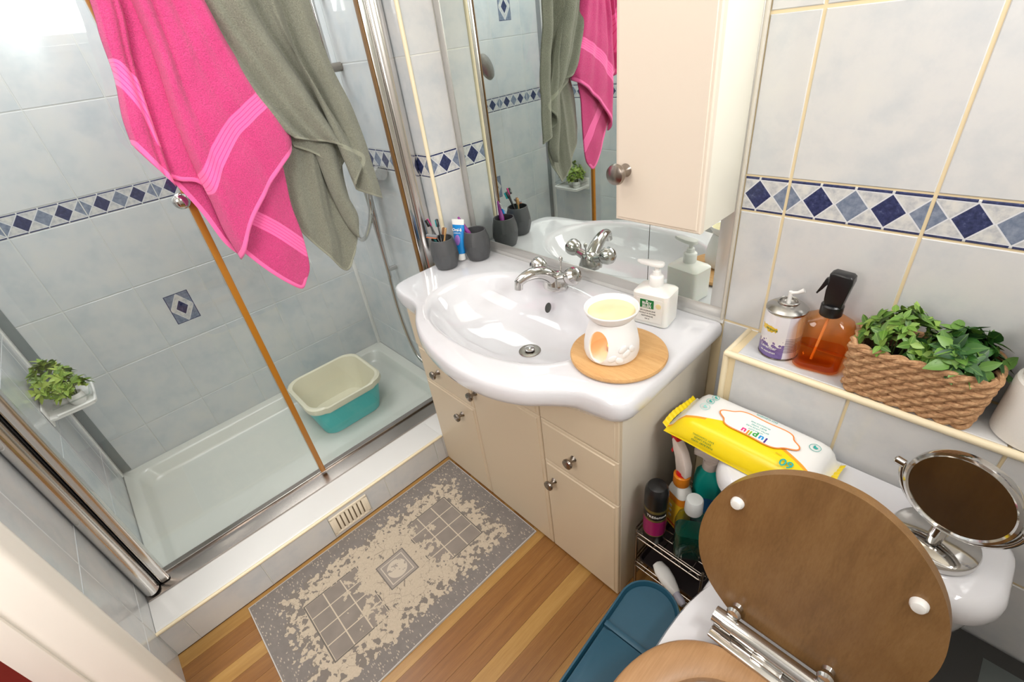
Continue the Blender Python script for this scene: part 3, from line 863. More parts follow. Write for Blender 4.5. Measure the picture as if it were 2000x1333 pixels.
M_pinkp = mat('magenta plastic', (196, 36, 120), .35); M_tealp = mat('turquoise plastic', (22, 176, 186), .35)
M_bam = mat('bamboo', (190, 148, 96), .55); M_brist = mat('brown bristle', (120, 84, 56), .9)
M_purple = mat('purple plastic', (140, 40, 136), .35)
def lean(base, tip):
    d = Vector(tip) - Vector(base)
    return Matrix.Translation(base) @ d.to_track_quat('Z', 'Y').to_matrix().to_4x4(), d.length
def brush(label, base, tip, hm, am, bm_, twist=0):
    t = thing('toothbrush', label, 'toothbrush', (0, 0, 0), 0, 'toothbrushes in the corner tumbler')
    M, L_ = lean(base, tip)
    t.matrix_world = M @ rot('Z', twist)
    MB().tube([(0, 0, 0), (0, 0, L_ * .3), (0, 0, L_ * .6), (0, 0, L_ * .72), (0, 0, L_ * .82), (0, 0, L_)], [.0045, .0052, .0048, .003, .003, .0035], 10).build('handle', hm, t)
    MB().box((0, 0, L_ - .011), (.011, .006, .030), .0028).build('head', am, t)
    MB().box((0, -.0075, L_ - .011), (.0095, .010, .026), .001).build('bristles', bm_, t)
b1 = C1 + Vector((0, 0, .012))
brush('black toothbrush with a magenta head leaning left in the corner tumbler', b1 + Vector((.018, .006, 0)), b1 + Vector((-.058, -.008, .165)), M_dark, M_pinkp, M_dark, 100)
brush('black toothbrush with a turquoise head in the corner tumbler', b1 + Vector((.014, -.012, 0)), b1 + Vector((-.036, .018, .160)), M_dark, M_dark, M_tealp, 20)
brush('bamboo toothbrush with brown bristles in the corner tumbler', b1 + Vector((-.010, -.016, 0)), b1 + Vector((.020, .012, .138)), M_bam, M_bam, M_brist, 160)
rz_ = thing('razor', 'grey and orange disposable razor resting across the corner tumbler', 'razor', C1 + Vector((-.022, -.020, .0165)))
M, L_ = lean((.020, .014, -.003), (-.012, -.012, .106))
rz_.matrix_world = Matrix.Translation(C1 + Vector((-.010, -.010, .016))) @ Matrix.Identity(4)
MB().tube([M @ Vector((0, 0, 0)), M @ Vector((0, 0, L_ * .5)), M @ Vector((0, 0, L_))], [.005, .0055, .004], 10).build('handle', mat('dark teal plastic', (24, 92, 92), .4), rz_)
MB().box((-.012, -.016, .112), (.050, .012, .010), .003, 2, rot('Z', 15)).build('razor_head', mat('grey razor plastic', (128, 130, 134), .35), rz_)
MB().box((-.012, -.018, .1062), (.048, .010, .0028), .001, 1, rot('Z', 15)).build('lubricating_strip', mat('orange strip', (226, 120, 60), .4), rz_)

pk = thing('purple_stick', 'tapered purple plastic stick leaning out of the tumbler beside the mirror', 'brush', (0, 0, 0))
M, L_ = lean(C2 + Vector((.012, .006, .012)), C2 + Vector((-.052, -.026, .160)))
pk.matrix_world = M
MB().tube([(0, 0, 0), (0, 0, L_ * .5), (0, 0, L_ * .62), (0, 0, L_)], [.006, .0085, .0105, .0042], 14).build('handle', M_purple, pk)
MB().ball((0, 0, L_), .0044, 12, 8).build('tip', M_purple, pk)

tb = thing('toothpaste_tube', 'blue toothpaste tube with white ends standing on its cap between the tumblers', 'toothpaste', (-.692, -.140, TOPZ + .001))
tb.scale = (1.18, 1.18, 1.18)
M = rot('Z', 22) @ rot('X', -9)
M_blue = mat('toothpaste blue', (20, 134, 208), .3)
def tsec(hx, hy, z): return [M @ Vector((hx * math.cos(2 * PI * i / 28), hy * math.sin(2 * PI * i / 28), z)) for i in range(28)]
MB().rings([tsec(.0135, .0135, .002), tsec(.0155, .0155, .004), tsec(.0155, .0155, .022), tsec(.014, .014, .024)], True, True, True).build('cap', M_whitep, tb)
MB().rings([tsec(.016, .015, .0245), tsec(.0175, .0165, .030), tsec(.0195, .0135, .06), tsec(.021, .0095, .09), tsec(.0222, .0045, .117)], True, True, True).build('tube_body', M_blue, tb)
MB().rings([tsec(.0222, .0044, .1172), tsec(.0226, .0024, .126), tsec(.0228, .0011, .134)], True, True, True).build('crimp', M_whitep, tb)
lettering('Oral-B', .0125, M_whitep, tb, M @ T(0, -.0105, .102) @ rot('X', 90 - 8), bold=.0004)
lettering('COMPLETE', .0052, M_whitep, tb, M @ T(0, -.0125, .092) @ rot('X', 90 - 8))
MB().lathe([(0, .0006), (.0095, .0004), (.010, 0)], 24, (0, 0, 0), M @ T(0, -.0138, .070) @ rot('X', 90 - 8), 1, 1.7).build('label_patch', mat('lilac print', (150, 110, 190), .4), tb)

# bamboo board, oil burner, soap
M_board = wood_mat('bamboo board', [(.25, (176, 128, 76)), (.5, (206, 160, 104)), (.75, (222, 182, 128))], (2.0, 22, 8), .45, 3.0)
BX, BY = .160, -.300
o = MB().lathe([(0, 0), (.116, 0), (.121, .003), (.1225, .008), (.1205, .013), (.116, .015), (0, .015)], 64).build('bamboo_board', M_board)
o.location = (BX, BY, TOPZ + .0022); o['label'] = 'round bamboo board under the white oil burner on the basin edge'; o['category'] = 'board'
OX, OY, OZ = .152, -.318, TOPZ + .0175
ob = thing('oil_burner', 'white ceramic oil burner with an arched opening on the bamboo board', 'oil burner', (OX, OY, OZ))
ob.scale = (1.04, 1.04, 1.09)
M_ob = mat('oil burner ceramic', (236, 234, 232), .32)
bod = MB(); N = 64
pr = [(0, 0), (.055, 0), (.0625, .005), (.0655, .016), (.0650, .035), (.0600, .060), (.0535, .080), (.049, .092), (.0475, .097),
      (.0435, .0965), (.045, .088), (.050, .072), (.056, .05), (.0605, .030), (.060, .014), (.054, .007), (0, .0065)]
bod.lathe(pr, N)
me = bod.mesh('body', M_ob, 40)
tmp = D.objects.new('tmp', me); COL.objects.link(tmp)
cut = MB().ball((0, 0, 0), (.0255, .06, .0385), 32, 20, None).mesh('cut', M_ob)
az = -84
cu_o = D.objects.new('cut', cut); COL.objects.link(cu_o)
cu_o.matrix_world = rot('Z', az + 90) @ T(0, -.062, .046)
md_ = tmp.modifiers.new('b', 'BOOLEAN'); md_.operation = 'DIFFERENCE'; md_.object = cu_o; md_.solver = 'EXACT'
bpy.context.view_layer.update()
me2 = realise(tmp); D.objects.remove(tmp); D.objects.remove(cu_o)
me2.name = 'body'; me2.shade_smooth(); me2.set_sharp_from_angle(angle=math.radians(40))
link('body', me2, ob)
MB().lathe([(0, .0975), (.0465, .0975), (.050, .100), (.060, .112), (.0635, .121), (.0625, .1235), (.060, .1225), (.055, .113), (.046, .105), (0, .104)], 56).build('bowl', M_ob, ob)
MB().lathe([(0, .1125), (.0535, .1125), (.0545, .1120), (0, .1060)], 48).build('wax', mat('pale yellow wax', (226, 216, 170), .25), ob)
for k, (a, z) in enumerate([(-52, .024), (-38, .018), (-22, .032), (-8, .040), (-30, .046)]):
    aa = math.radians(a); r0 = .0645
    MB().ball((0, 0, 0), (.0028, .012, .008), 14, 8).build('relief_leaf', M_ob, ob).matrix_local = rot('Z', a) @ T(r0, 0, z) @ rot('X', 40 * (-1) ** k)
tl = thing('tealight', 'lit tealight candle inside the oil burner', 'candle', (OX + .006, OY + .004, OZ + .0075))
MB().lathe([(0, 0), (.0185, 0), (.019, .001), (.019, .0145), (.0185, .015), (.018, .013), (0, .0125)], 28).build('cup', M_alu, tl)
MB().lathe([(0, .0136), (.0178, .0134), (.0178, .013), (0, .0130)], 24).build('wax', mat('tealight wax', (240, 226, 200), .4), tl)
MB().cyl((0, 0, .0135), (0, 0, .019), .0007, 6).build('wick', M_dark, tl)
fm = D.materials.new('flame'); fm.use_nodes = True
P(fm).inputs['Base Color'].default_value = (1, .3, .05, 1); P(fm).inputs['Emission Color'].default_value = (1.0, .36, .06, 1); P(fm).inputs['Emission Strength'].default_value = 14
MB().lathe([(0, .0165), (.003, .019), (.0042, .024), (.003, .031), (.0012, .037), (0, .040)], 16).build('flame', fm, tl)
pl_ = D.lights.new('flame_light', 'POINT'); pl_.energy = .05; pl_.color = (1, .36, .10); pl_.shadow_soft_size = .006
po = D.objects.new('flame_light', pl_); COL.objects.link(po); po.location = (OX + .004, OY - .012, OZ + .047)

sb = thing('soap_dispenser', 'white square pump soap bottle with a green label in front of the mirror', 'soap bottle', (.137, -.098, TOPZ + .001), 8)
sb.scale = (1.08, 1.08, 1.10)
M_soap = mat('white translucent bottle', (234, 232, 226), .28, Subsurface_Weight=.15)
loft(MB(), [(rrect(.044, .033, .010), 0), (rrect(.047, .036, .012), .003), (rrect(.0475, .0365, .012), .080), (rrect(.0475, .0365, .013), .086), (rrect(.044, .033, .014), .090), (rrect(.022, .020, .012), .096), (rrect(.0145, .0145, .0144), .099)]).build('bottle', M_soap, sb)
MB().lathe([(0, .098), (.0165, .098), (.0175, .100), (.0175, .122), (.016, .124), (.011, .126), (.010, .136), (0, .136)], 32).build('collar', M_whitep, sb)
mb = MB().cyl((0, 0, .135), (0, 0, .150), .0055, 16)
hp = [(-.052, .0), (-.040, .007), (-.010, .013), (.010, .012), (.017, .006), (.018, 0), (.017, -.006), (.010, -.012), (-.010, -.013), (-.040, -.007)]
mb.prism([(x, y) for x, y in hp], .149, .159, bev=.003)
mb.build('pump_head', M_whitep, sb)
M_lab = mat('soap label', (240, 238, 232), .4); M_green = mat('label green', (24, 122, 62), .4); M_ink = mat('dark ink', (90, 88, 92), .5)
lb = MB().bb(-.034, .034, -.0372, -.0366, .012, .076).build('label', M_lab, sb)
MB().bb(-.024, .012, -.0378, -.0371, .050, .073).build('label_badge', M_green, lb)
lettering('BIA\u0141Y', .0095, M_whitep, lb, T(-.006, -.0380, .0635) @ rot('X', 90), bold=.0003)
lettering('JELE\u0143', .0095, M_whitep, lb, T(-.006, -.0380, .0545) @ rot('X', 90), bold=.0003)
MB().ball((-.006, -.0378, .0695), (.003, .0004, .002), 10, 6).build('deer_emblem', M_whitep, lb)
for i_, (tx, sz_) in enumerate((('HIPOALERGICZNE', .0052), ('MYD\u0141O W P\u0141YNIE', .0054), ('NATURALNE', .0054), ('500 ml', .0045))):
    lettering(tx, sz_, M_ink, lb, T(-.004, -.0374, .0425 - i_ * .0075) @ rot('X', 90))
MB().lathe([(0, .0004), (.007, .0003), (.0072, 0)], 18, (0, 0, 0), T(.024, -.0372, .060) @ rot('X', 90)).build('flower_print', mat('pale yellow print', (238, 222, 170), .5), lb)

# ------------------------------------------------------------------ THINGS ON THE LEDGE
af = thing('air_freshener', 'lavender air freshener can without its cap on the tiled ledge', 'spray can', (.452, -.058, LZ + .001), -20)
M_can = mat('can white', (232, 230, 234), .25, .2)
nt, co, x, y, z = objco(M_can)
vn = vor(nt, co, 120); nn = noise(nt, co, 60, 4, .7)
prp = mix(nt, nn, (70, 48, 118), (150, 128, 190))
face = (x * -.087 + y * -.996) > .0235
low = ((z + (vn - .5) * .03) < .040) * face
c = mix(nt, low, (234, 232, 236), prp)
back = ((x * .966 + y * -.259) > .029) * (((x * -.087 + y * -.996) < .0235))
c = mix(nt, back, c, mix(nt, ((z / .0045).fmod(1.0) < .45) * z.band(.02, .06), (216, 212, 222), (120, 114, 128)))
yl = (z + (vn - .5) * .006).band(.072, .086) * (x + y * -.087 + (nn - .5) * .02).band(-.018, .018) * face
c = mix(nt, yl, c, (228, 190, 60))
setcol(M_can, c)
MB().lathe([(0, 0), (.038, 0), (.041, .002), (.0425, .006), (.0425, .113), (.0415, .117), (0, .117)], 48).build('can_body', M_can, af)
MB().lathe([(.0, .116), (.0418, .116), (.0436, .119), (.0436, .1225), (.0415, .1240), (.038, .1275), (.030, .1325), (.0225, .1350), (.0225, .1395), (.0205, .1410), (.0185, .1395), (.0175, .134), (0, .133)], 44).build('can_dome', mat('brushed tin', (186, 184, 180), .25, 1.0), af)
MB().lathe([(0, 0), (.0425, 0), (.0432, .0012), (.0425, .0028), (0, .003)], 44).build('base_rim', M_satin, af)
MB().cyl((0, 0, .133), (0, 0, .163), .0045, 12).tube([(0, 0, .159), (.012, .006, .163), (.022, .012, .171)], [.0042, .0035, .0055], 10).build('nozzle', M_whitep, af)
lettering('airpure', .010, mat('label green ink', (60, 110, 60), .4), af, rot('Z', 5) @ T(0, 0, .079), bend=.0427)
lettering('Lavender', .011, M_whitep, af, rot('Z', 5) @ T(0, 0, .030), bend=.0428)
lettering('AIR FRESHENER', .0055, M_whitep, af, rot('Z', 5) @ T(0, 0, .017), bend=.0428)

os_ = thing('spray_bottle', 'translucent orange spray bottle with a black trigger head on the ledge', 'spray bottle', (.538, -.064, LZ + .001), 8)
os_.scale = (1, 1, 1.06)
M_or = glass_mat('orange bottle', (0.995, 0.72, 0.44, 1), 1.45, .02)
mb = MB()
prb = [(rrect(.043, .030, .020), 0), (rrect(.047, .034, .022), .005), (rrect(.053, .035, .022), .100), (rrect(.047, .030, .020), .114), (rrect(.026, .022, .016), .126), (rrect(.0175, .0175, .0173), .131), (rrect(.0165, .0165, .0163), .136)]
loft(mb, prb).build('bottle', M_or, os_)
loft(MB(), [(rrect(.0415, .0285, .019), .0045), (rrect(.0445, .0315, .020), .008), (rrect(.0465, .0317, .020), .046)]).build('liquid', glass_mat('orange liquid', (1.0, 0.72, 0.34, 1), 1.33, .0), os_)
MB().tube([(0, 0, .128), (-.006, 0, .07), (-.012, 0, .012)], .0028, 8).build('dip_tube', mat('clear tube', (244, 190, 150), .3), os_)
MB().lathe([(0, .128), (.0205, .128), (.0215, .130), (.0215, .150), (.019, .153), (0, .153)], 28).build('collar', M_dark, os_)
hd_ = [(-.016, .150), (.018, .150), (.021, .175), (.026, .205), (.025, .216), (.020, .220), (-.012, .222), (-.018, .218), (-.018, .205), (-.013, .185), (-.016, .165)]
MB().prism(hd_, -.0145, .0145, M=rot('Z', -8) @ Matrix(((1, 0, 0, 0), (0, 0, 1, 0), (0, 1, 0, 0), (0, 0, 0, 1))), bev=.004, seg=3).build('spray_head', M_dark, os_)
MB().prism([(-.018, .206), (-.024, .204), (-.030, .185), (-.036, .170), (-.033, .168), (-.026, .182), (-.015, .196)], -.006, .006, M=rot('Z', -8) @ Matrix(((1, 0, 0, 0), (0, 0, 1, 0), (0, 1, 0, 0), (0, 0, 0, 1))), bev=.0015).build('trigger', M_dark, os_)

# woven basket with plants
KX, KY = .708, -.0655
bk = thing('woven_basket', 'rectangular twisted paper rope basket filled with artificial greenery on the ledge', 'basket', (KX, KY, LZ + .001))
M_rope = mat('paper rope', (176, 132, 92), .9)
nt, co, x, y, z = objco(M_rope)
setcol(M_rope, ramp(nt, noise(nt, co, 120, 3, .7), [(.3, (154, 112, 78)), (.55, (190, 148, 108)), (.75, (214, 176, 136))]))
bump(M_rope, noise(nt, co, 420, 2, .6, scl=(1, 1, 3)), .5, .002)
NR = 10; BH = .116
def kpath(k, off=0.0):
    t = k / (NR - 1)
    hx, hy = .101 + .009 * t + off, .052 + .004 * t + off
    return rrect(hx, hy, .018, 5)
def resample(poly, n):
    pts = [Vector((x, y)) for x, y in poly]; L_ = [0]
    for a, b in zip(pts, pts[1:] + pts[:1]): L_.append(L_[-1] + (b - a).length)
    tot = L_[-1]; o = []; j = 0
    for i in range(n):
        s_ = tot * i / n
        while L_[j + 1] < s_: j += 1
        a, b = pts[j], pts[(j + 1) % len(pts)]
        o.append(a.lerp(b, (s_ - L_[j]) / max(1e-9, L_[j + 1] - L_[j])))
    return o
NST = 22
for k in range(NR):
    ps = resample(kpath(k), NST * 8)
    row = MB()
    for st in (0, 1):
        pts = []
        for i, p in enumerate(ps):
            ph = i / 8 * PI + (PI if st else 0) + (PI / 2 if k % 2 else 0)
            q = ps[(i + 1) % len(ps)]; tg = (q - p).normalized(); nrm = Vector((tg.y, -tg.x))
            pp = p + nrm * (.0042 * math.cos(ph))
            pts.append((pp.x, pp.y, .008 + k * (BH - .014) / (NR - 1) + .0042 * math.sin(ph) + .0015 * math.sin(i * .7 + k)))
        row.tube(pts, .0052, 7, True)
    row.build('rope_row', M_rope, bk)
mb = MB(); mb.prism(rrect(.096, .050, .018), .001, .006); mb.build('basket_base', M_rope, bk)
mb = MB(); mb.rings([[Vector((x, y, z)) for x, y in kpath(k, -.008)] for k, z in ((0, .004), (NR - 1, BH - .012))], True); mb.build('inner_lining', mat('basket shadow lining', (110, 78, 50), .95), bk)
ms2 = [leaf_mesh('leaf', .026, .0135, M_lf2, .2), leaf_mesh('leaf', .021, .0115, M_lf2, .05)]
ms3 = [leaf_mesh('leaf', .038, .021, M_lf3, .3), leaf_mesh('leaf', .031, .017, M_lf3, .15)]
for lab, px, ms, rx, ry, h, n, sd, wh in (('light green artificial plant with tiny round leaves in the left half of the basket', -.046, ms2, .066, .054, .100, 300, 11, 7),
                                          ('dark green artificial plant with broad pointed leaves in the right half of the basket', .052, ms3, .052, .048, .090, 250, 12, 7)):
    p = thing('artificial_plant', lab, 'plant', (KX + px, KY, LZ + .070))
    MB().lathe([(0, -.060), (.032, -.060), (.042, .0), (.040, .010), (0, .010)], 20).build('pot', M_dark, p)
    mb = MB(); rr_ = random.Random(sd)
    for k in range(16):
        a = k * 2.4; q = .9 * (k / 16) ** .5
        mb.tube([(.02 * math.cos(a), .02 * math.sin(a), .0), (rx * q * math.cos(a), ry * q * math.sin(a), .055 + h * .4 * (1 - q * q))], .0014, 5)
    mb.build('stems', M_stem, p)
    plant(p, ms, (0, 0, .020), rx, ry, h, n, sd, (.05, .9), wh)

M_paper = mat('toilet paper', (236, 233, 228), .95)
nt, co, x, y, z = objco(M_paper); bump(M_paper, noise(nt, co, 260, 2, .5), .3, .002)
for k, lab in enumerate(('lower white toilet roll of the stack at the right end of the ledge', 'upper white toilet roll of the stack at the right end of the ledge')):
    q = thing('toilet_roll', lab, 'toilet roll', (.898 + .006 * k, -.063 + .004 * k, LZ + .001 + k * .1185), 0, 'toilet rolls on the ledge')
    MB().lathe([(.0215, .001), (.058, 0), (.0615, .003), (.062, .012), (.062, .106), (.0605, .115), (.057, .118), (.0215, .117), (.0213, .116), (.0213, .002), (.0215, .001)], 48).build('paper', M_paper, q)
    MB().lathe([(.0208, .0005), (.0211, .0005), (.0211, .1172), (.0203, .1172), (.0203, .0005)], 30).build('core', mat('cardboard', (178, 150, 116), .9), q)

# ------------------------------------------------------------------ TOILET
TX = .700
wcx = thing('toilet', 'white close-coupled toilet with an open round wood-effect lid and seat', 'toilet', (TX, -.55, 0))
def TL(p): return Vector((p[0] - TX, p[1] + .55, p[2]))
def csec(hx0, hx1, y0, y1, r, z, bow=0.0):
    o = []
    for x, y in rrect(1, (y1 - y0) / 2, r, 7, 0, (y0 + y1) / 2):
        pass
    pts = rrect((hx0), (y1 - y0) / 2, r, 8, 0, (y0 + y1) / 2)
    for x, y in pts:
        f = 1 - bow * (x / hx0) ** 2
        yy = y if y > (y0 + y1) / 2 else y + bow * .10 * (x / hx0) ** 2
        o.append(TL((TX + x, yy, z)))
    return o
mb = MB()
cy0, cy1 = -.366, -.1365
mb.rings([csec(.195, 0, cy0 + .05, cy1, .03, .335, .3), csec(.205, 0, cy0 + .035, cy1, .04, .35, .3), csec(.238, 0, cy0 + .008, cy1, .055, .560, .3), csec(.240, 0, cy0 + .006, cy1, .055, .588, .3)], True, True, True)
mb.build('cistern', M_cer, wcx)
mb = MB()
mb.rings([csec(.246, 0, cy0, cy1 + .001, .058, .5895, .3), csec(.2545, 0, cy0 - .006, cy1 + .003, .062, .594, .3), csec(.2565, 0, cy0 - .008, cy1 + .003, .064, .606, .3), csec(.2555, 0, cy0 - .006, cy1 + .003, .064, .622, .3),
          csec(.250, 0, cy0, cy1 + .001, .062, .636, .3), csec(.238, 0, cy0 + .012, cy1 - .006, .055, .6435, .3), csec(.20, 0, cy0 + .05, cy1 - .03, .04, .6455, .3)], True, True, True)
mb.build('cistern_lid', M_cer, wcx)
MB().lathe([(0, .012), (.018, .012), (.021, .009), (.026, .007), (.0285, .003), (.029, 0)], 36, TL((.706, -.235, .645))).build('flush_button', M_chrome, wcx)
# pan: egg sections
def egg(hx, yb_, yf, z, sq=.86):
    o = []; n = 48
    for i in range(n):
        a = 2 * PI * i / n
        c_, s_ = math.cos(a), math.sin(a)
        ym = yb_ + (yf - yb_) * .42
        if s_ >= 0: o.append(TL((TX + hx * abs(c_) ** .8 * (1 if c_ > 0 else -1), ym + (yb_ - ym) * abs(s_) ** sq, z)))
        else: o.append(TL((TX + hx * abs(c_) ** .95 * (1 if c_ > 0 else -1), ym + (yf - ym) * abs(s_), z)))
    return o
mb = MB()
mb.rings([egg(.115, -.16, -.82, .001), egg(.118, -.16, -.82, .03), egg(.112, -.18, -.80, .12), egg(.125, -.19, -.86, .23), egg(.162, -.24, -.98, .34), egg(.178, -.32, -1.015, .40), egg(.181, -.34, -1.02, .428), egg(.176, -.345, -1.013, .4385),
          egg(.125, -.63, -.97, .4385), egg(.120, -.64, -.96, .42), egg(.105, -.66, -.93, .36), egg(.07, -.70, -.86, .27), egg(.03, -.75, -.82, .22)], True, True, True)
mb.build('pan', M_cer, wcx)
MB().bb(TL((TX - .17, 0, 0)).x, TL((TX + .17, 0, 0)).x, TL((0, -.56, 0)).y, TL((0, -.33, 0)).y, .39, .437, .02, 3).build('pan_shelf', M_cer, wcx)
# seat ring
M_oak = wood_mat('oak effect seat', [(.30, (112, 81, 45)), (.5, (134, 99, 59)), (.72, (150, 115, 73))], (3.2, 3.2, .35), .34, 7.0, 6)
nt = M_oak.node_tree
co = [n_ for n_ in nt.nodes if n_.type == 'TEX_COORD'][0].outputs['Object']
sp = nt.nodes.new('ShaderNodeSeparateXYZ'); nt.links.new(co, sp.inputs[0])
gw = noise(nt, co, 2.6, 2, .5, scl=(2.2, 2.2, .8))
gr = ((X(nt, sp.outputs[0]) * 26.0 + gw * 34.0).sin() * .5 + .5)
gr = gr * gr * gr
oldc = X(nt, P(M_oak).inputs['Base Color'].links[0].from_socket)
setcol(M_oak, mix(nt, gr * .30, oldc, (112, 78, 44)))
M_oak2 = wood_mat('oak effect seat ring', [(.28, (156, 116, 76)), (.5, (178, 136, 94)), (.74, (194, 154, 112))], (3.2, .5, 2), .36, 8.0, 6)
def seat_o(i, n, k):
    a = 2 * PI * i / n; c_, s_ = math.cos(a), math.sin(a)
    x = .195 * (abs(c_) ** .86) * (1 if c_ > 0 else -1)
    y = -.800 + (.218 * abs(s_) ** .92 if s_ > 0 else -.235 * abs(s_))
    return Vector((x, y))
def seat_i(i, n):
    a = 2 * PI * i / n; c_, s_ = math.cos(a), math.sin(a)
    return Vector((.128 * c_, -.805 + (.166 if s_ > 0 else .155) * s_))
n = 72
def sring(k, z): return [TL((TX + (seat_o(i, n, 0).lerp(seat_i(i, n), k)).x, (seat_o(i, n, 0).lerp(seat_i(i, n), k)).y, z)) for i in range(n)]
MB().rings([sring(.0, .450), sring(-.03, .457), sring(-.02, .466), sring(.06, .4725), sring(.3, .476), sring(.75, .474), sring(.95, .467), sring(1.0, .458), sring(.97, .451), sring(.0, .450)], True).build('seat', M_oak2, wcx)
for xx in (-.13, .13):
    MB().lathe([(0, 0), (.012, 0), (.0135, .003), (.012, .0105), (0, .0105)], 16, TL((TX + xx, -.70, .4392))).build('seat_bumper', M_whitep, wcx)
# lid: outline in its own plane (x, height along lid), tilted back
hw = [(.000, .086), (.012, .106), (.040, .142), (.075, .168), (.110, .183), (.150, .1905), (.190, .1905), (.230, .184), (.270, .171), (.305, .152), (.335, .128), (.362, .098), (.382, .064), (.393, .032)]
lid_poly = [(x, h) for h, x in hw] + [(0, .396)] + [(-x, h) for h, x in reversed(hw)]
lid_poly = [(p.x, p.y) for p in spline([(a, b, 0) for a, b in lid_poly], 3)]
th_ = math.atan(.2)
LM = T(0, -.525 + .55, .492) @ rot('X', 90 - math.degrees(th_))
MB().prism(lid_poly, -.010, .010, M=LM, bev=.006, seg=3).build('lid', M_oak, wcx)
for bx, bh in ((-.138, .268), (.137, .266)):
    MB().lathe([(0, .0125), (.006, .0125), (.009, .0115), (.0118, .006), (.0122, 0), (0, 0)], 22, (0, 0, 0), LM @ T(bx, bh, .0095)).build('lid_bumper', M_whitep, wcx)
# hinge
hy_, hz_ = -.558, .497
MB().cyl(TL((.587, hy_, hz_)), TL((.607, hy_, hz_)), .0175, 24).cyl(TL((.607, hy_, hz_)), TL((.628, hy_, hz_)), .0190, 24).cyl(TL((.628, hy_, hz_)), TL((.772, hy_, hz_)), .0165, 24).cyl(TL((.772, hy_, hz_)), TL((.793, hy_, hz_)), .0190, 24).cyl(TL((.793, hy_, hz_)), TL((.813, hy_, hz_)), .0175, 24).build('hinge_rod', M_chrome, wcx)
MB().bb(TL((.592, 0, 0)).x, TL((.808, 0, 0)).x, TL((0, -.598, 0)).y, TL((0, -.566, 0)).y, .4735, .483, .003).bb(TL((.672, 0, 0)).x, TL((.728, 0, 0)).x, TL((0, -.586, 0)).y, TL((0, -.564, 0)).y, .481, .492, .003).build('hinge_plate', M_chrome, wcx)
for hx_ in (-.082, .082):
    MB().lathe([(0, 0), (.012, 0), (.009, .008), (.012, .014), (.014, .020), (.010, .025), (0, .026)], 20, (0, 0, 0), LM @ T(hx_, .026, .009)).build('hinge_button', M_chrome, wcx)
    MB().cyl(TL((TX + hx_, -.575, .437)), TL((TX + hx_, -.562, .488)), .008, 14).build('hinge_post', M_chrome, wcx)

# ------------------------------------------------------------------ WIPES, MAKE-UP MIRROR on the cistern
wp = thing('wipes_pack', 'yellow and white pack of baby wipes lying across the cistern lid', 'wipes', (.488, -.226, .6465), -1.5)
M_wipe = mat('wipes wrapper', (240, 214, 30), .28)
nt, co, x, y, z = objco(M_wipe)
# white top with a wavy edge bordered in orange; x runs along the pack, y towards the wall
edge_ = (x * x * 1.6) * -1.0 - .008 + (x * 22.0 + 1.0).sin() * .006
e2 = y - edge_
wh = e2 > 0.0
org = e2.band(-.008, 0.0) * ((x > .045).mx(x < -.10))
c = mix(nt, wh, (244, 216, 24), (236, 236, 234))
c = mix(nt, org, c, (238, 164, 52))
setcol(M_wipe, c)
def wsec(x, k):
    # cross-section of the flow-wrap at station x, k = plumpness
    hy, h = .072, .056 * k
    pr_ = [(-hy - .010, .004), (-hy - .004, .001), (0, .0005), (hy, .001), (hy + .004, .006), (hy - .002, h * .7), (hy - .012, h * .95), (.02, h * 1.03), (-.02, h * 1.02), (-hy + .022, h * .98), (-hy + .006, h * .80), (-hy - .008, h * .35)]
    return [Vector((x, a, b + .001 * math.sin(x * 60 + a * 40))) for a, b in [(p.x, p.y) for p in spline([(a, b, 0) for a, b in pr_], 3, True)]]
st = [(-.182, .12), (-.172, .22), (-.160, .62), (-.145, .90), (-.12, 1.0), (-.06, 1.02), (0, 1.04), (.06, 1.02), (.12, 1.0), (.140, .92), (.152, .66), (.160, .25), (.168, .12)]
MB().rings([wsec(x, k) for x, k in st], True, True, True).build('wrapper', M_wipe, wp, 60)
for sx_ in (-1, 1):
    x0 = .1665 if sx_ > 0 else -.1805
    MB().grid(lambda u, v: Vector((x0 + sx_ * (u * .012 + .002 * math.sin(v * 6)), (v - .5) * .146, .005 + .0010 * math.sin(v * 60) + .010 * u + .006 * math.sin(v * 4))), 5, 60).build('crimped_end', mat('yellow film', (244, 214, 20), .3), wp)
ZT = .0618
M_orl = mat('orange print', (240, 140, 60), .4); M_tealt = mat('teal print', (40, 168, 160), .4); M_tealt2 = mat('pale teal print', (150, 206, 200), .4)
M_white2 = mat('white print', (238, 238, 236), .35)
cl = []
for i in range(90):
    a = 2 * PI * i / 90
    k = 1 + .07 * math.cos(6 * a + .6)
    cl.append((.086 * k * math.copysign(abs(math.cos(a)) ** .85, math.cos(a)) + .006, .036 * k * math.copysign(abs(math.sin(a)) ** .9, math.sin(a)) + .004))
lp = MB().prism(cl, ZT - .0006, ZT + .0004).build('resealable_flap', M_white2, wp)
MB().tube([(x, y, ZT + .0003) for x, y in cl], .0016, 6, True).build('flap_outline', M_orl, lp)
U = rot('Z', 180)
for ch, colr, xx in (('l', (70, 40, 140), -.0305), ('u', (20, 150, 220), -.020), ('p', (40, 160, 70), -.006), ('i', (130, 190, 40), .0040), ('l', (240, 150, 40), .0098), ('u', (228, 50, 130), .0200)):
    lettering(ch, .0225, mat('print ' + ch, colr, .4), lp, T(-.002 - (-1) * xx * -1 * -1 if False else .0 - xx * 1.0 * -1.0 * -1.0 + .004, -.0195, ZT + .0006) @ U, bold=.0008)
for i_, (tx, sz_) in enumerate((('ULTRA-SOFT', .0058), ('EXTRA LARGE PURE', .0058), ('BABY WIPES', .0064), ('FRAGRANCE FREE', .0055))):
    lettering(tx, sz_, M_tealt, lp, T(.006, -.006 + i_ * .0085, ZT + .0006) @ U)
lettering('EASY CLEANSING', .0062, M_tealt, wp, T(.006, .0535, ZT - .003) @ U)
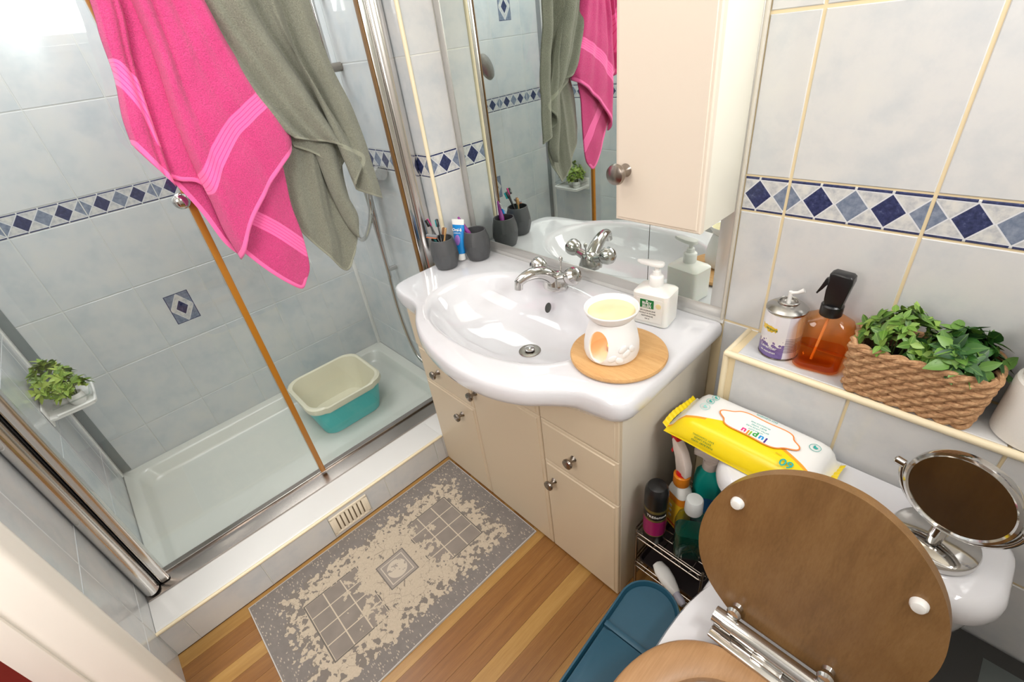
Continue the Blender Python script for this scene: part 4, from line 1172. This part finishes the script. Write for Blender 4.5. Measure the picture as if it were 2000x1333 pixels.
lettering('60', .028, M_tealt, wp, T(.094, -.054, ZT - .0022) @ rot('X', 8) @ U, bold=.0003)
lettering('wipes', .006, mat('mustard print', (206, 178, 40), .4), wp, T(.072, -.040, ZT - .0003) @ U)
for tx, yy, zz in (('EASY CLEANSING', .0398, 0), ('EXTRA LARGE', .0318, 0), ('PURE BABY WIPES', .0235, 0)):
    lettering(tx, .0068, mat('green print', (96, 140, 60), .4), wp, T(-.080, -.0790 - (.0398 - yy) * .22, yy - .002) @ rot('X', 77) @ rot('Z', 180))
for i_, (px, py, rr_) in enumerate(((-.118, .046, .0085), (-.122, .026, .009), (-.122, .000, .0115), (.120, .028, .011))):
    mb = MB(); mb.tube([(px + rr_ * math.cos(2 * PI * k / 28), py + rr_ * math.sin(2 * PI * k / 28), ZT - .0013) for k in range(28)], .0006, 5, True)
    mb.ball((px + .001, py, ZT - .0013), (rr_ * .45, rr_ * .3, .0005), 10, 6).ball((px - .002, py + .003, ZT - .0013), (rr_ * .2, rr_ * .35, .0005), 10, 6)
    mb.build('round_symbol', M_tealt if i_ in (0, 1, 3) else M_tealt2, wp)

mm_ = thing('makeup_mirror', 'round chrome swivel make-up mirror standing on the cistern lid', 'mirror', (.838, -.250, .6462), -16)
MB().lathe([(0, 0), (.064, 0), (.067, .003), (.067, .016), (.065, .020), (.058, .0225), (.03, .026), (0, .027)], 56).build('base', M_chrome, mm_)
MB().cyl((0, 0, .025), (0, 0, .052), .0125, 28).build('stem', M_chrome, mm_)
RY_ = .136; RR = .082
yk = [(RR * 1.09 * math.cos(math.radians(a)), 0, RY_ + RR * 1.09 * math.sin(math.radians(a))) for a in range(180, 361, 6)]
MB().tube(yk, .0052, 10).cyl((0, 0, .046), (0, 0, RY_ - RR * 1.06), .009, 18).build('yoke', M_chrome, mm_)
for sg_ in (-1, 1):
    MB().lathe([(0, 0), (.008, 0), (.0085, .014), (.006, .017), (0, .017)], 16, (sg_ * RR * 1.06, 0, RY_), rot('Y', sg_ * 90)).build('pivot_screw', M_chrome, mm_)
TM = T(0, 0, RY_) @ rot('X', 84) @ Matrix.Scale(RR / .098, 4)
MB().lathe([(.088, .0085), (.092, .0115), (.0975, .010), (.099, .004), (.099, -.004), (.0975, -.010), (.092, -.0115), (.088, -.0085), (.088, .0085)], 64, (0, 0, 0), TM).build('mirror_ring', M_chrome, mm_)
MB().lathe([(0, .007), (.0885, .007), (.0885, -.007), (0, -.007)], 56, (0, 0, 0), TM).build('mirror_disc', mat('aged mirror', (196, 188, 172), .06, 1.0), mm_)

# ------------------------------------------------------------------ RACK and bottles between vanity and toilet
KX0, KX1, KY0, KY1, Z1, Z2 = .288, .498, -.398, -.140, .292, .150
rk = thing('wire_rack', 'two-tier chrome wire rack wedged between the vanity side and the toilet', 'rack', ((KX0 + KX1) / 2, (KY0 + KY1) / 2, 0))
def RK(mb): bmesh.ops.translate(mb.bm, vec=(-(KX0 + KX1) / 2, -(KY0 + KY1) / 2, 0), verts=mb.bm.verts); return mb
for z in (Z1, Z2):
    lo = [(x + (KX0 + KX1) / 2, y + (KY0 + KY1) / 2) for x, y in rrect((KX1 - KX0) / 2, (KY1 - KY0) / 2, .015, 4)]
    mb = MB(); mb.tube([(x, y, z) for x, y in lo], .0022, 7, True); mb.tube([(x, y, z + .022) for x, y in lo], .0022, 7, True)
    for k in range(9):
        y = KY0 + .02 + k * (KY1 - KY0 - .04) / 8; mb.cyl((KX0, y, z), (KX1, y, z), .0014, 6)
    for k in range(4):
        x = KX0 + .04 + k * .043; mb.cyl((x, KY0, z - .003), (x, KY1, z - .003), .0016, 6)
    for k in range(4):
        x = KX0 + .025 + k * (KX1 - KX0 - .05) / 3
        pts = [(x - .018 + .036 * j / 8, KY0, z + .022 * abs(math.sin(j / 8 * PI))) for j in range(9)]
        mb.tube(pts, .0012, 5)
    RK(mb).build('shelf_basket', M_satin, rk)
for x in (KX0 + .006, KX1 - .006):
    for y in (KY0 + .006, KY1 - .006):
        RK(MB().cyl((x, y, 0), (x, y, Z1 + .03), .004, 10)).build('upright', M_satin, rk)
ZB = Z1 + .003
hs = thing('hairspray_can', 'black and magenta hairspray can standing on the wire rack', 'spray can', (.330, -.362, ZB), 38)
M_gold = mat('dull gold band', (128, 118, 70), .3, .6); M_mag = mat('magenta can', (150, 22, 92), .3)
MB().lathe([(0, 0), (.0295, 0), (.031, .003), (.031, .034), (0, .034)], 36).build('can_base', M_dark, hs)
MB().lathe([(0, .034), (.0312, .034), (.0312, .098), (0, .098)], 36).build('can_body', M_mag, hs)
MB().lathe([(0, .098), (.0312, .098), (.0312, .140), (0, .140)], 36).build('can_label', M_dark, hs)
MB().lathe([(.0305, .0345), (.0316, .0345), (.0316, .0375), (.0305, .0375), (.0305, .0345)], 36).build('gold_band', M_gold, hs)
MB().lathe([(.0305, .098), (.0316, .098), (.0316, .105), (.0305, .105), (.0305, .098)], 36).build('gold_band', M_gold, hs)
MB().lathe([(.0305, .132), (.0316, .132), (.0316, .142), (.0305, .142), (.0305, .132)], 36).build('gold_band', M_gold, hs)
MB().lathe([(0, .142), (.0315, .142), (.0315, .188), (.030, .202), (.024, .214), (.012, .219), (0, .220)], 36).build('cap', M_dark, hs)
lettering('TRESemm\u00e9', .0125, M_whitep, hs, T(0, 0, .1185), bend=.0314)
og = thing('cleaner_spray', 'orange and yellow cleaner bottle with a red and clear trigger on the wire rack', 'spray bottle', (.356, -.282, ZB), -20)
M_oran = mat('orange plastic', (222, 130, 26), .35); M_yel = mat('yellow plastic', (232, 186, 40), .35); M_red = mat('red plastic', (204, 26, 30), .3); M_clr = mat('cloudy plastic', (222, 208, 200), .25)
loft(MB(), [(rrect(.032, .022, .014), 0), (rrect(.034, .024, .016), .004), (rrect(.034, .024, .016), .10), (rrect(.030, .023, .016), .135)]).build('bottle', M_yel, og)
loft(MB(), [(rrect(.0343, .0243, .016), .014), (rrect(.0343, .0243, .016), .020)], True, True).build('label_band', M_red, og)
loft(MB(), [(rrect(.0300, .0232, .016), .136), (rrect(.0335, .0245, .016), .112)], True, True).build('label_shoulder', M_oran, og)
loft(MB(), [(rrect(.031, .0235, .016), .1365), (rrect(.026, .022, .016), .155), (rrect(.017, .017, .0168), .172)]).build('bottle_shoulder', M_whitep, og)
MB().lathe([(0, .172), (.021, .172), (.0225, .176), (.0225, .206), (.020, .209), (0, .209)], 28).build('collar', M_oran, og)
MB().lathe([(0, .209), (.017, .209), (.015, .222), (0, .224)], 20).build('trigger_base', M_red, og)
tg = [(-.014, .214), (.022, .214), (.020, .250), (.004, .286), (-.020, .312), (-.036, .318), (-.040, .308), (-.026, .286), (-.020, .262)]
MB().prism(tg, -.0125, .0125, M=Matrix(((1, 0, 0, 0), (0, 0, 1, 0), (0, 1, 0, 0), (0, 0, 0, 1))), bev=.004).build('spray_head', M_clr, og)
MB().prism([(-.036, .296), (-.020, .313), (-.034, .338), (-.046, .335), (-.048, .322)], -.0095, .0095, M=Matrix(((1, 0, 0, 0), (0, 0, 1, 0), (0, 1, 0, 0), (0, 0, 0, 1))), bev=.003).build('nozzle', M_red, og)
MB().prism([(-.026, .288), (-.034, .294), (-.044, .262), (-.038, .258)], -.006, .006, M=Matrix(((1, 0, 0, 0), (0, 0, 1, 0), (0, 1, 0, 0), (0, 0, 0, 1)))).build('trigger', M_red, og)
for k in range(3): MB().box((-.006, -.0245, .045 + k * .021), (.010, .0012, .010), .0004).build('label_symbol', mat('pale print', (200, 196, 170), .5), og)
tq = thing('turquoise_bottle', 'turquoise trigger bottle behind the orange cleaner under the wipes pack', 'spray bottle', (.398, -.215, ZB), 25)
M_tq = mat('turquoise gloss', (10, 150, 140), .3)
loft(MB(), [(rrect(.034, .026, .016), 0), (rrect(.036, .028, .018), .004), (rrect(.036, .028, .018), .150), (rrect(.032, .026, .018), .180), (rrect(.018, .018, .0178), .205)]).build('bottle', M_tq, tq)
loft(MB(), [(rrect(.0363, .0283, .018), .05), (rrect(.0363, .0283, .018), .11)]).build('label', mat('blue label', (30, 96, 150), .4), tq)
MB().lathe([(0, .205), (.0185, .205), (.020, .208), (.019, .232), (0, .234)], 24).build('collar', M_clr, tq)
MB().prism([(-.016, .234), (.018, .234), (.020, .268), (-.020, .270), (-.044, .262), (-.044, .252), (-.018, .250)], -.010, .010, M=Matrix(((1, 0, 0, 0), (0, 0, 1, 0), (0, 1, 0, 0), (0, 0, 0, 1))), bev=.003).build('spray_head', M_clr, tq)
gb = thing('mouthwash_bottle', 'clear bottle half full of dark green liquid on the front of the wire rack', 'bottle', (.425, -.345, ZB), 30)
M_clear = glass_mat('clear bottle plastic', (0.78, 0.86, 0.84, 1), 1.4, .03)
gs = [(rrect(.038, .026, .018), 0), (rrect(.041, .029, .02), .004), (rrect(.041, .029, .02), .120), (rrect(.034, .026, .018), .148), (rrect(.020, .019, .0185), .170), (rrect(.017, .017, .0168), .178)]
loft(MB(), gs).build('bottle', M_clear, gb)
loft(MB(), [(rrect(.0365, .0245, .017), .003), (rrect(.039, .027, .019), .007), (rrect(.039, .027, .019), .098)]).build('liquid', mat('dark green liquid', (4, 70, 58), .15), gb)
MB().lathe([(0, .176), (.0215, .176), (.0225, .179), (.0215, .218), (.019, .222), (0, .2225)], 28).build('cap', mat('frosted cap', (196, 200, 200), .35), gb)
hb_ = thing('white_brush', 'white oval-handled brush lying on the lower shelf of the wire rack', 'brush', (.395, -.385, Z2 + .028), 0)
M, L_ = lean((-.045, .018, .006), (.075, -.045, .012))
mb = MB(); mb.rings([[M @ Vector((a * math.cos(2 * PI * i / 20), b_ * math.sin(2 * PI * i / 20), z)) for i in range(20)] for z, a, b_ in ((0, .004, .004), (.005, .016, .010), (.03, .023, .013), (.06, .022, .013), (.085, .017, .012), (.100, .013, .010), (.104, .008, .007))], True, True, True)
mb.build('handle', M_whitep, hb_)
MB().tube([M @ Vector((0, 0, .102)), M @ Vector((0, 0, .128)), M @ Vector((0, 0, .137))], [.0105, .0115, .007], 16).build('tip', mat('lilac grey plastic', (180, 178, 192), .4), hb_)
MB().ball(M @ Vector((.018, .0, .072)), .004, 10, 6).build('button', M_dark, hb_)
bx = thing('dark_tray', 'dark plastic tray filling the lower shelf of the wire rack', 'tray', ((KX0 + KX1) / 2, (KY0 + KY1) / 2, Z2 + .003))
MB().rings([[Vector((x, y, z)) for x, y in rrect(hx_, hy_2, .012, 4)] for hx_, hy_2, z in ((.088, .112, 0), (.094, .118, .022), (.091, .115, .022), (.086, .110, .003))], True, True, True).build('tray', mat('black tray plastic', (38, 30, 32), .4), bx)

# ------------------------------------------------------------------ BIN
bn = thing('pedal_bin', 'narrow bin with a dark blue two-part lid and yellow body beside the toilet', 'bin', (.459, -.716, 0), 4)
def pill(hx, hy, z): return ([(x, y) for x, y in rrect(hx, hy, hx - .0005, 10)], z)
loft(MB(), [pill(.060, .192, 0), pill(.066, .200, .004), pill(.076, .214, .318), pill(.080, .218, .324), pill(.080, .218, .330), pill(.0745, .2125, .338)]).build('bin_body', mat('yellow bin plastic', (222, 208, 112), .4), bn)
M_navy = mat('petrol blue plastic', (30, 74, 94), .4)
mb = MB()
pr_ = [pill(.064, .198, .339), pill(.072, .208, .341), pill(.0735, .2095, .354), pill(.071, .207, .3605), pill(.067, .203, .3605), pill(.0625, .1985, .347)]
loft(mb, pr_, True, True)
mb.build('lid_frame', M_navy, bn)
def half(sgn, hx, y0, y1):
    o = []
    for k in range(17):
        a = PI * k / 16
        o.append((hx * math.cos(a), sgn * (y1 - hx + hx * math.sin(a))))
    r = .018
    for k in range(7):
        a = math.radians(90 * k / 6); o.append((-hx + r - r * math.cos(a), sgn * (y0 + r - r * math.sin(a))))
    for k in range(7):
        a = math.radians(90 * (1 - k / 6)); o.append((hx - r + r * math.cos(a), sgn * (y0 + r - r * math.sin(a))))
    return o if sgn > 0 else o[::-1]
MB().prism(half(1, .062, .056, .198), .3475, .3485).build('recess_floor', M_navy, bn)
MB().prism(half(-1, .0595, -.040, .195), .3475, .3590, bev=.0015).build('flap', M_navy, bn)
MB().bb(-.0628, .0628, .0425, .056, .3475, .3596, .0015).build('lid_bar', M_navy, bn)

# dark storage box right of the toilet
db = thing('storage_box', 'dark grey lidded box in the corner right of the toilet', 'box', (1.13, -.300, 0))
loft(MB(), [(rrect(.180, .150, .015), 0), (rrect(.195, .160, .018), .290)]).build('box_body', mat('charcoal plastic', (40, 40, 38), .5), db)
loft(MB(), [(rrect(.198, .165, .018), .291), (rrect(.200, .167, .02), .296), (rrect(.200, .167, .02), .318), (rrect(.198, .165, .018), .3205)]).build('box_lid', mat('charcoal lid', (46, 45, 42), .5), db)
MB().bb(-.125, -.03, .045, .125, .3200, .3212, .0004).build('lid_highlight', mat('slate highlight', (86, 92, 90), .5), db)  # lighter patch that paints a soft highlight onto the lid top

# ------------------------------------------------------------------ TOWELS over the enclosure's top rail
def towel_mat(name, col, light, dark, hw_=.011):
    m = mat(name, col, .95, 0.0, Sheen_Weight=.25, Sheen_Roughness=.6)
    nt = m.node_tree
    tc = nt.nodes.new('ShaderNodeTexCoord'); co = tc.outputs['Object']
    def attr(nm):
        at = nt.nodes.new('ShaderNodeAttribute'); at.attribute_name = nm
        return X(nt, at.outputs['Fac'])
    h, bd = attr('hem'), attr('band')
    n = noise(nt, co, 330, 3, .7); n2 = noise(nt, co, 36, 3, .6)
    base = mix(nt, (n - .28) * 2.2, dark, tuple(min(255, int(c * 1.06 + 5)) for c in col))
    base = mix(nt, n2 * .22, base, light)
    hemb = h < hw_
    stripe = (((bd + .0205) / .0082).fmod(1.0)) > .16
    inb = bd.abs() < .0205
    c = mix(nt, hemb.mx(inb * stripe), base, light)
    setcol(m, c)
    bump(m, n * (((hemb.mx(inb)) * -.85) + 1.0), 1.0, .006)
    return m
M_pink = towel_mat('pink terry', (232, 50, 136), (247, 104, 170), (205, 30, 112))
M_sage = towel_mat('sage terry', (144, 146, 128), (142, 144, 127), (112, 113, 98), .006)

def arc_resample(pts, n):
    L_ = [0]
    for a, b in zip(pts, pts[1:]): L_.append(L_[-1] + math.hypot(a[0] - b[0], a[1] - b[1]))
    o = []
    for i in range(n):
        s_ = L_[-1] * i / (n - 1); j = 0
        while j < len(L_) - 2 and L_[j + 1] < s_: j += 1
        f = (s_ - L_[j]) / max(1e-9, L_[j + 1] - L_[j]); a, b = pts[j], pts[j + 1]
        o.append((a[0] + (b[0] - a[0]) * f, a[1] + (b[1] - a[1]) * f))
    return o
def smooth2(pts, n=6): return [(p.x, p.y) for p in spline([(a, b, 0) for a, b in pts], n)]
def seg_d(p, a, b):
    ex, ey = b[0] - a[0], b[1] - a[1]; t = max(0, min(1, ((p[0] - a[0]) * ex + (p[1] - a[1]) * ey) / max(1e-12, ex * ex + ey * ey)))
    dx, dy = p[0] - a[0] - t * ex, p[1] - a[1] - t * ey
    return math.hypot(dx, dy) * (1 if ex * dy - ey * dx >= 0 else -1)
def near(p, chains):
    best = 9.0
    for c in chains:
        for a, b in zip(c, c[1:]):
            d = seg_d(p, a, b)
            if abs(d) < abs(best): best = d
    return best
def towel_sheet(name, parent, m, Lc, Rc, Bc, xf, hems=(), bands=(), nu=56, nv=80, th=.009):
    """cloth panel spanned between four edge curves in the (y, z) plane, with x from the fold function"""
    Lc, Rc, Bc = smooth2(Lc), smooth2(Rc), smooth2(Bc)
    l, r, b = arc_resample(Lc, nv), arc_resample(Rc, nv), arc_resample(Bc, nu)
    bands = [smooth2(c) for c in bands]; hems = [smooth2(c) for c in hems]
    bm = bmesh.new(); lay = bm.verts.layers.float.new('hem'); lay2 = bm.verts.layers.float.new('band')
    F, Bk = [], []
    for j in range(nv):
        v = j / (nv - 1); fr, br = [], []
        for i in range(nu):
            u = i / (nu - 1)
            q = []
            for k in (0, 1):
                top_ = l[0][k] + (r[0][k] - l[0][k]) * u
                q.append((1 - v) * top_ + v * b[i][k] + (1 - u) * l[j][k] + u * r[j][k] - ((1 - u) * (1 - v) * l[0][k] + u * (1 - v) * r[0][k] + (1 - u) * v * l[-1][k] + u * v * r[-1][k]))
            x = xf(u, v, q[0], q[1])
            hd, bd = abs(near(q, hems)), near(q, bands)
            for lst, xx in ((fr, x), (br, x - th)):
                vt_ = bm.verts.new((xx, q[0], q[1])); vt_[lay] = hd; vt_[lay2] = bd; lst.append(vt_)
        F.append(fr); Bk.append(br)
    def qd(*f):
        try: bm.faces.new(f)
        except ValueError: pass
    for j in range(nv - 1):
        for i in range(nu - 1):
            qd(F[j][i], F[j][i + 1], F[j + 1][i + 1], F[j + 1][i]); qd(Bk[j][i], Bk[j + 1][i], Bk[j + 1][i + 1], Bk[j][i + 1])
        qd(F[j][0], F[j + 1][0], Bk[j + 1][0], Bk[j][0]); qd(F[j][-1], Bk[j][-1], Bk[j + 1][-1], F[j + 1][-1])
    for i in range(nu - 1):
        qd(F[0][i], Bk[0][i], Bk[0][i + 1], F[0][i + 1]); qd(F[-1][i], F[-1][i + 1], Bk[-1][i + 1], Bk[-1][i])
    bmesh.ops.recalc_face_normals(bm, faces=bm.faces)
    me = D.meshes.new(name); bm.to_mesh(me); bm.free(); me.shade_smooth(); me.materials.append(m)
    return link(name, me, parent)
ZTOP = 1.972
PR_l = [(-0.841, 1.691), (-0.847, 1.58), (-0.863, 1.467), (-0.869, 1.352), (-0.867, 1.262), (-0.868, 1.179), (-0.86, 1.098)]
PR_r = [(-0.695, 1.683), (-0.682, 1.603), (-0.655, 1.506), (-0.627, 1.442), (-0.61, 1.38), (-0.618, 1.341)]
PR_b = [(-0.86, 1.098), (-0.82, 1.169), (-0.764, 1.23), (-0.684, 1.299), (-0.618, 1.341)]
PR_band = [(-0.63, 1.485), (-0.696, 1.454), (-0.755, 1.421), (-0.794, 1.389), (-0.831, 1.35), (-0.869, 1.304)]
PM_l = [(-0.864, 1.695), (-0.888, 1.595), (-0.905, 1.496), (-0.922, 1.399), (-0.931, 1.344)]
PM_r = [(-0.819, 1.693), (-0.827, 1.579), (-0.842, 1.463), (-0.849, 1.345), (-0.857, 1.292)]
PM_b = [(-0.931, 1.344), (-0.91, 1.329), (-0.879, 1.318), (-0.857, 1.292)]
PL_l = [(-0.911, 1.697), (-0.924, 1.636), (-0.935, 1.562), (-0.958, 1.484), (-0.967, 1.427)]
PL_r = [(-0.86, 1.694), (-0.884, 1.595), (-0.902, 1.495), (-0.917, 1.375), (-0.923, 1.317)]
PL_b = [(-0.967, 1.427), (-0.949, 1.38), (-0.923, 1.317)]
PU_l = [(-0.932, 1.457), (-0.949, 1.433), (-0.965, 1.42)]
PU_r = [(-0.795, 1.382), (-0.812, 1.269), (-0.832, 1.146), (-0.849, 1.094)]
PU_b = [(-0.965, 1.42), (-0.948, 1.379), (-0.92, 1.318), (-0.895, 1.239), (-0.877, 1.148), (-0.849, 1.094)]
PL_band = [(-0.93, 1.576), (-0.914, 1.537), (-0.902, 1.487), (-0.902, 1.424)]
PB_l = [(-0.828, 1.389), (-0.862, 1.256), (-0.852, 1.126)]
PB_r = [(-0.649, 1.363), (-0.673, 1.214), (-0.676, 1.106), (-0.689, 1.01), (-0.713, 0.971)]
PB_b = [(-0.852, 1.126), (-0.811, 1.048), (-0.772, 0.99), (-0.737, 0.953), (-0.713, 0.971)]
PB_band = [(-0.801, 1.212), (-0.741, 1.148), (-0.676, 1.057)]
SF_l = [(-0.745, 1.686), (-0.694, 1.512), (-0.644, 1.408), (-0.61, 1.367)]
SF_r = [(-0.452, 1.672), (-0.445, 1.545), (-0.413, 1.405), (-0.402, 1.28), (-0.396, 1.138)]
SF_b = [(-0.606, 1.367), (-0.561, 1.351), (-0.512, 1.335), (-0.45, 1.297), (-0.43, 1.271), (-0.468, 1.227), (-0.472, 1.189), (-0.396, 1.138)]
SM_l = [(-0.619, 1.434), (-0.618, 1.382), (-0.605, 1.342)]
SM_r = [(-0.43, 1.33), (-0.454, 1.291), (-0.494, 1.252)]
SM_b = [(-0.605, 1.342), (-0.562, 1.317), (-0.523, 1.282), (-0.494, 1.252)]
SB_l = [(-0.627, 1.423), (-0.666, 1.269), (-0.68, 1.153)]
SB_r = [(-0.46, 1.306), (-0.479, 1.235), (-0.483, 1.148), (-0.481, 1.071), (-0.501, 1.016)]
SB_b = [(-0.68, 1.153), (-0.662, 1.096), (-0.621, 1.021), (-0.57, 0.934), (-0.531, 0.972), (-0.501, 1.016)]
SR_l = [(-0.55, 1.341), (-0.548, 1.294), (-0.542, 1.191), (-0.526, 1.094), (-0.508, 1.043)]
SR_r = [(-0.482, 1.326), (-0.49, 1.256), (-0.492, 1.177), (-0.477, 1.102), (-0.499, 1.04)]
SR_b = [(-0.508, 1.043), (-0.504, 1.037), (-0.499, 1.04)]

def up(c, y1, y2): return [(y1, ZTOP), (y2, 1.84)] + c
def fold(u, cs):
    return sum(d * math.exp(-((u - p) / w_) ** 2) for p, w_, d in cs)
def rim(u, w_=.06): return max(0, 1 - u / w_) ** 2 + max(0, 1 - (1 - u) / w_) ** 2
wob = lambda y, z: .0012 * math.sin(y * 70 + z * 23) + .0012 * math.sin(y * 31 - z * 47)
def x_PR(u, v, y, z):
    return -.690 - .026 * rim(u, .10) + fold(u, [(.30, .045, -.014 * (1 - v)), (.55 + .1 * v, .07, -.012 * (1 - .6 * v)), (.16, .09, .008), (.80, .06, -.007 * (1 - v))]) + .012 * v * math.sin(PI * u) + wob(y, z)
def x_PM(u, v, y, z): return -.728 + .012 * math.sin(PI * u) + wob(y, z) * .5
def x_PL(u, v, y, z): return -.703 - .026 * rim(u, .16) + fold(u, [(.45, .2, .006), (.7, .06, -.005)]) + .003 * math.sin(v * 6) + wob(y, z) - .008 * max(0, v - .75)
def x_PU(u, v, y, z): return -.742 + .012 * v * (1 - u) + .002 * math.sin(u * 9)
def x_PB(u, v, y, z): return -.716 + .008 * math.sin(PI * u) + fold(u, [(.35, .12, -.004), (.7, .15, .004)]) + wob(y, z)
def x_SF(u, v, y, z):
    g = .6 + .4 * min(1, v * 3)
    return -.694 - .006 * rim(u, .08) + g * fold(u, [(.12, .040, -.026), (.30, .06, .014), (.21, .03, -.008), (.45, .045, -.030), (.63, .09, .014), (.80, .045, -.026), (.91, .05, .010), (.54, .03, -.006)]) + .010 * max(0, v - .6) + wob(y, z)
def x_SM(u, v, y, z): return -.728 + .003 * math.sin(PI * u) + .002 * math.sin(u * 12)
def x_SB(u, v, y, z): return -.752 + .008 * math.sin(PI * u) + fold(u, [(.22, .10, .010), (.48, .06, .010), (.68, .06, -.014), (.9, .05, .004)]) + .6 * wob(y, z)
def x_SR(u, v, y, z): return -.742 + .034 * math.sin(PI * u) ** .6 * (1 - .3 * v)
def over_rail(name, parent, m, y0, y1, xo, drop, seed):
    """the part that lies over the top rail and falls behind it"""
    ph = random.Random(seed).random() * 6
    def fn(u, v):
        y = y0 + (y1 - y0) * u; s_ = v * (PI * .034 + drop)
        if s_ < PI * .034:
            a = s_ / .034; x, z = -.800 + .093 * math.cos(a), 1.972 + .030 * math.sin(a)
        else: x, z = -.893 - .004 * math.sin(u * 14 + ph), 1.972 - (s_ - PI * .034)
        return Vector((x + xo, y, z))
    mb = MB(); mb.grid(fn, 24, 26)
    o = mb.build(name, m, parent)
    md = o.modifiers.new('thickness', 'SOLIDIFY'); md.thickness = .007; md.offset = 1
    return o
tw = thing('bath_towel', 'bright pink towel hanging over the shower screen', 'towel', (0, 0, 0))
towel_sheet('right_fold', tw, M_pink, up(PR_l, -.835, -.845), up(PR_r, -.735, -.718), PR_b, x_PR, [PR_b], [PR_band], 80, 110)
towel_sheet('centre_fold', tw, M_pink, up(PM_l, -.865, -.875), up(PM_r, -.83, -.835), PM_b, x_PM, [PM_b], [], 30, 80)
towel_sheet('left_fold', tw, M_pink, up(PL_l, -.880, -.895), up(PL_r, -.85, -.865), PL_b, x_PL, [PL_b], [PL_band], 50, 100)
towel_sheet('under_fold', tw, M_pink, PU_l, PU_r, PU_b, x_PU, [PU_b], [], 60, 50, .006)
towel_sheet('back_fall', tw, M_pink, PB_l, PB_r, PB_b, x_PB, [PB_b], [PB_band], 48, 60, .006)
over_rail('rail_fold', tw, M_pink, -.880, -.735, .002, .16, 1)
tw2 = thing('bath_towel', 'sage grey-green towel hanging over the shower screen behind the pink one', 'towel', (0, 0, 0))
towel_sheet('front_fall', tw2, M_sage, up(SF_l, -.735, -.742), up(SF_r, -.490, -.470), SF_b, x_SF, [SF_b], [], 90, 110, .006)
towel_sheet('middle_fold', tw2, M_sage, SM_l, SM_r, SM_b, x_SM, [SM_b], [], 40, 40, .004)
towel_sheet('rolled_fold', tw2, M_sage, SR_l, SR_r, SR_b, x_SR, [], [], 24, 60, .004)
towel_sheet('back_fall', tw2, M_sage, SB_l, SB_r, SB_b, x_SB, [SB_b], [], 60, 70, .005)
over_rail('rail_fold', tw2, M_sage, -.700, -.490, .001, .20, 2)
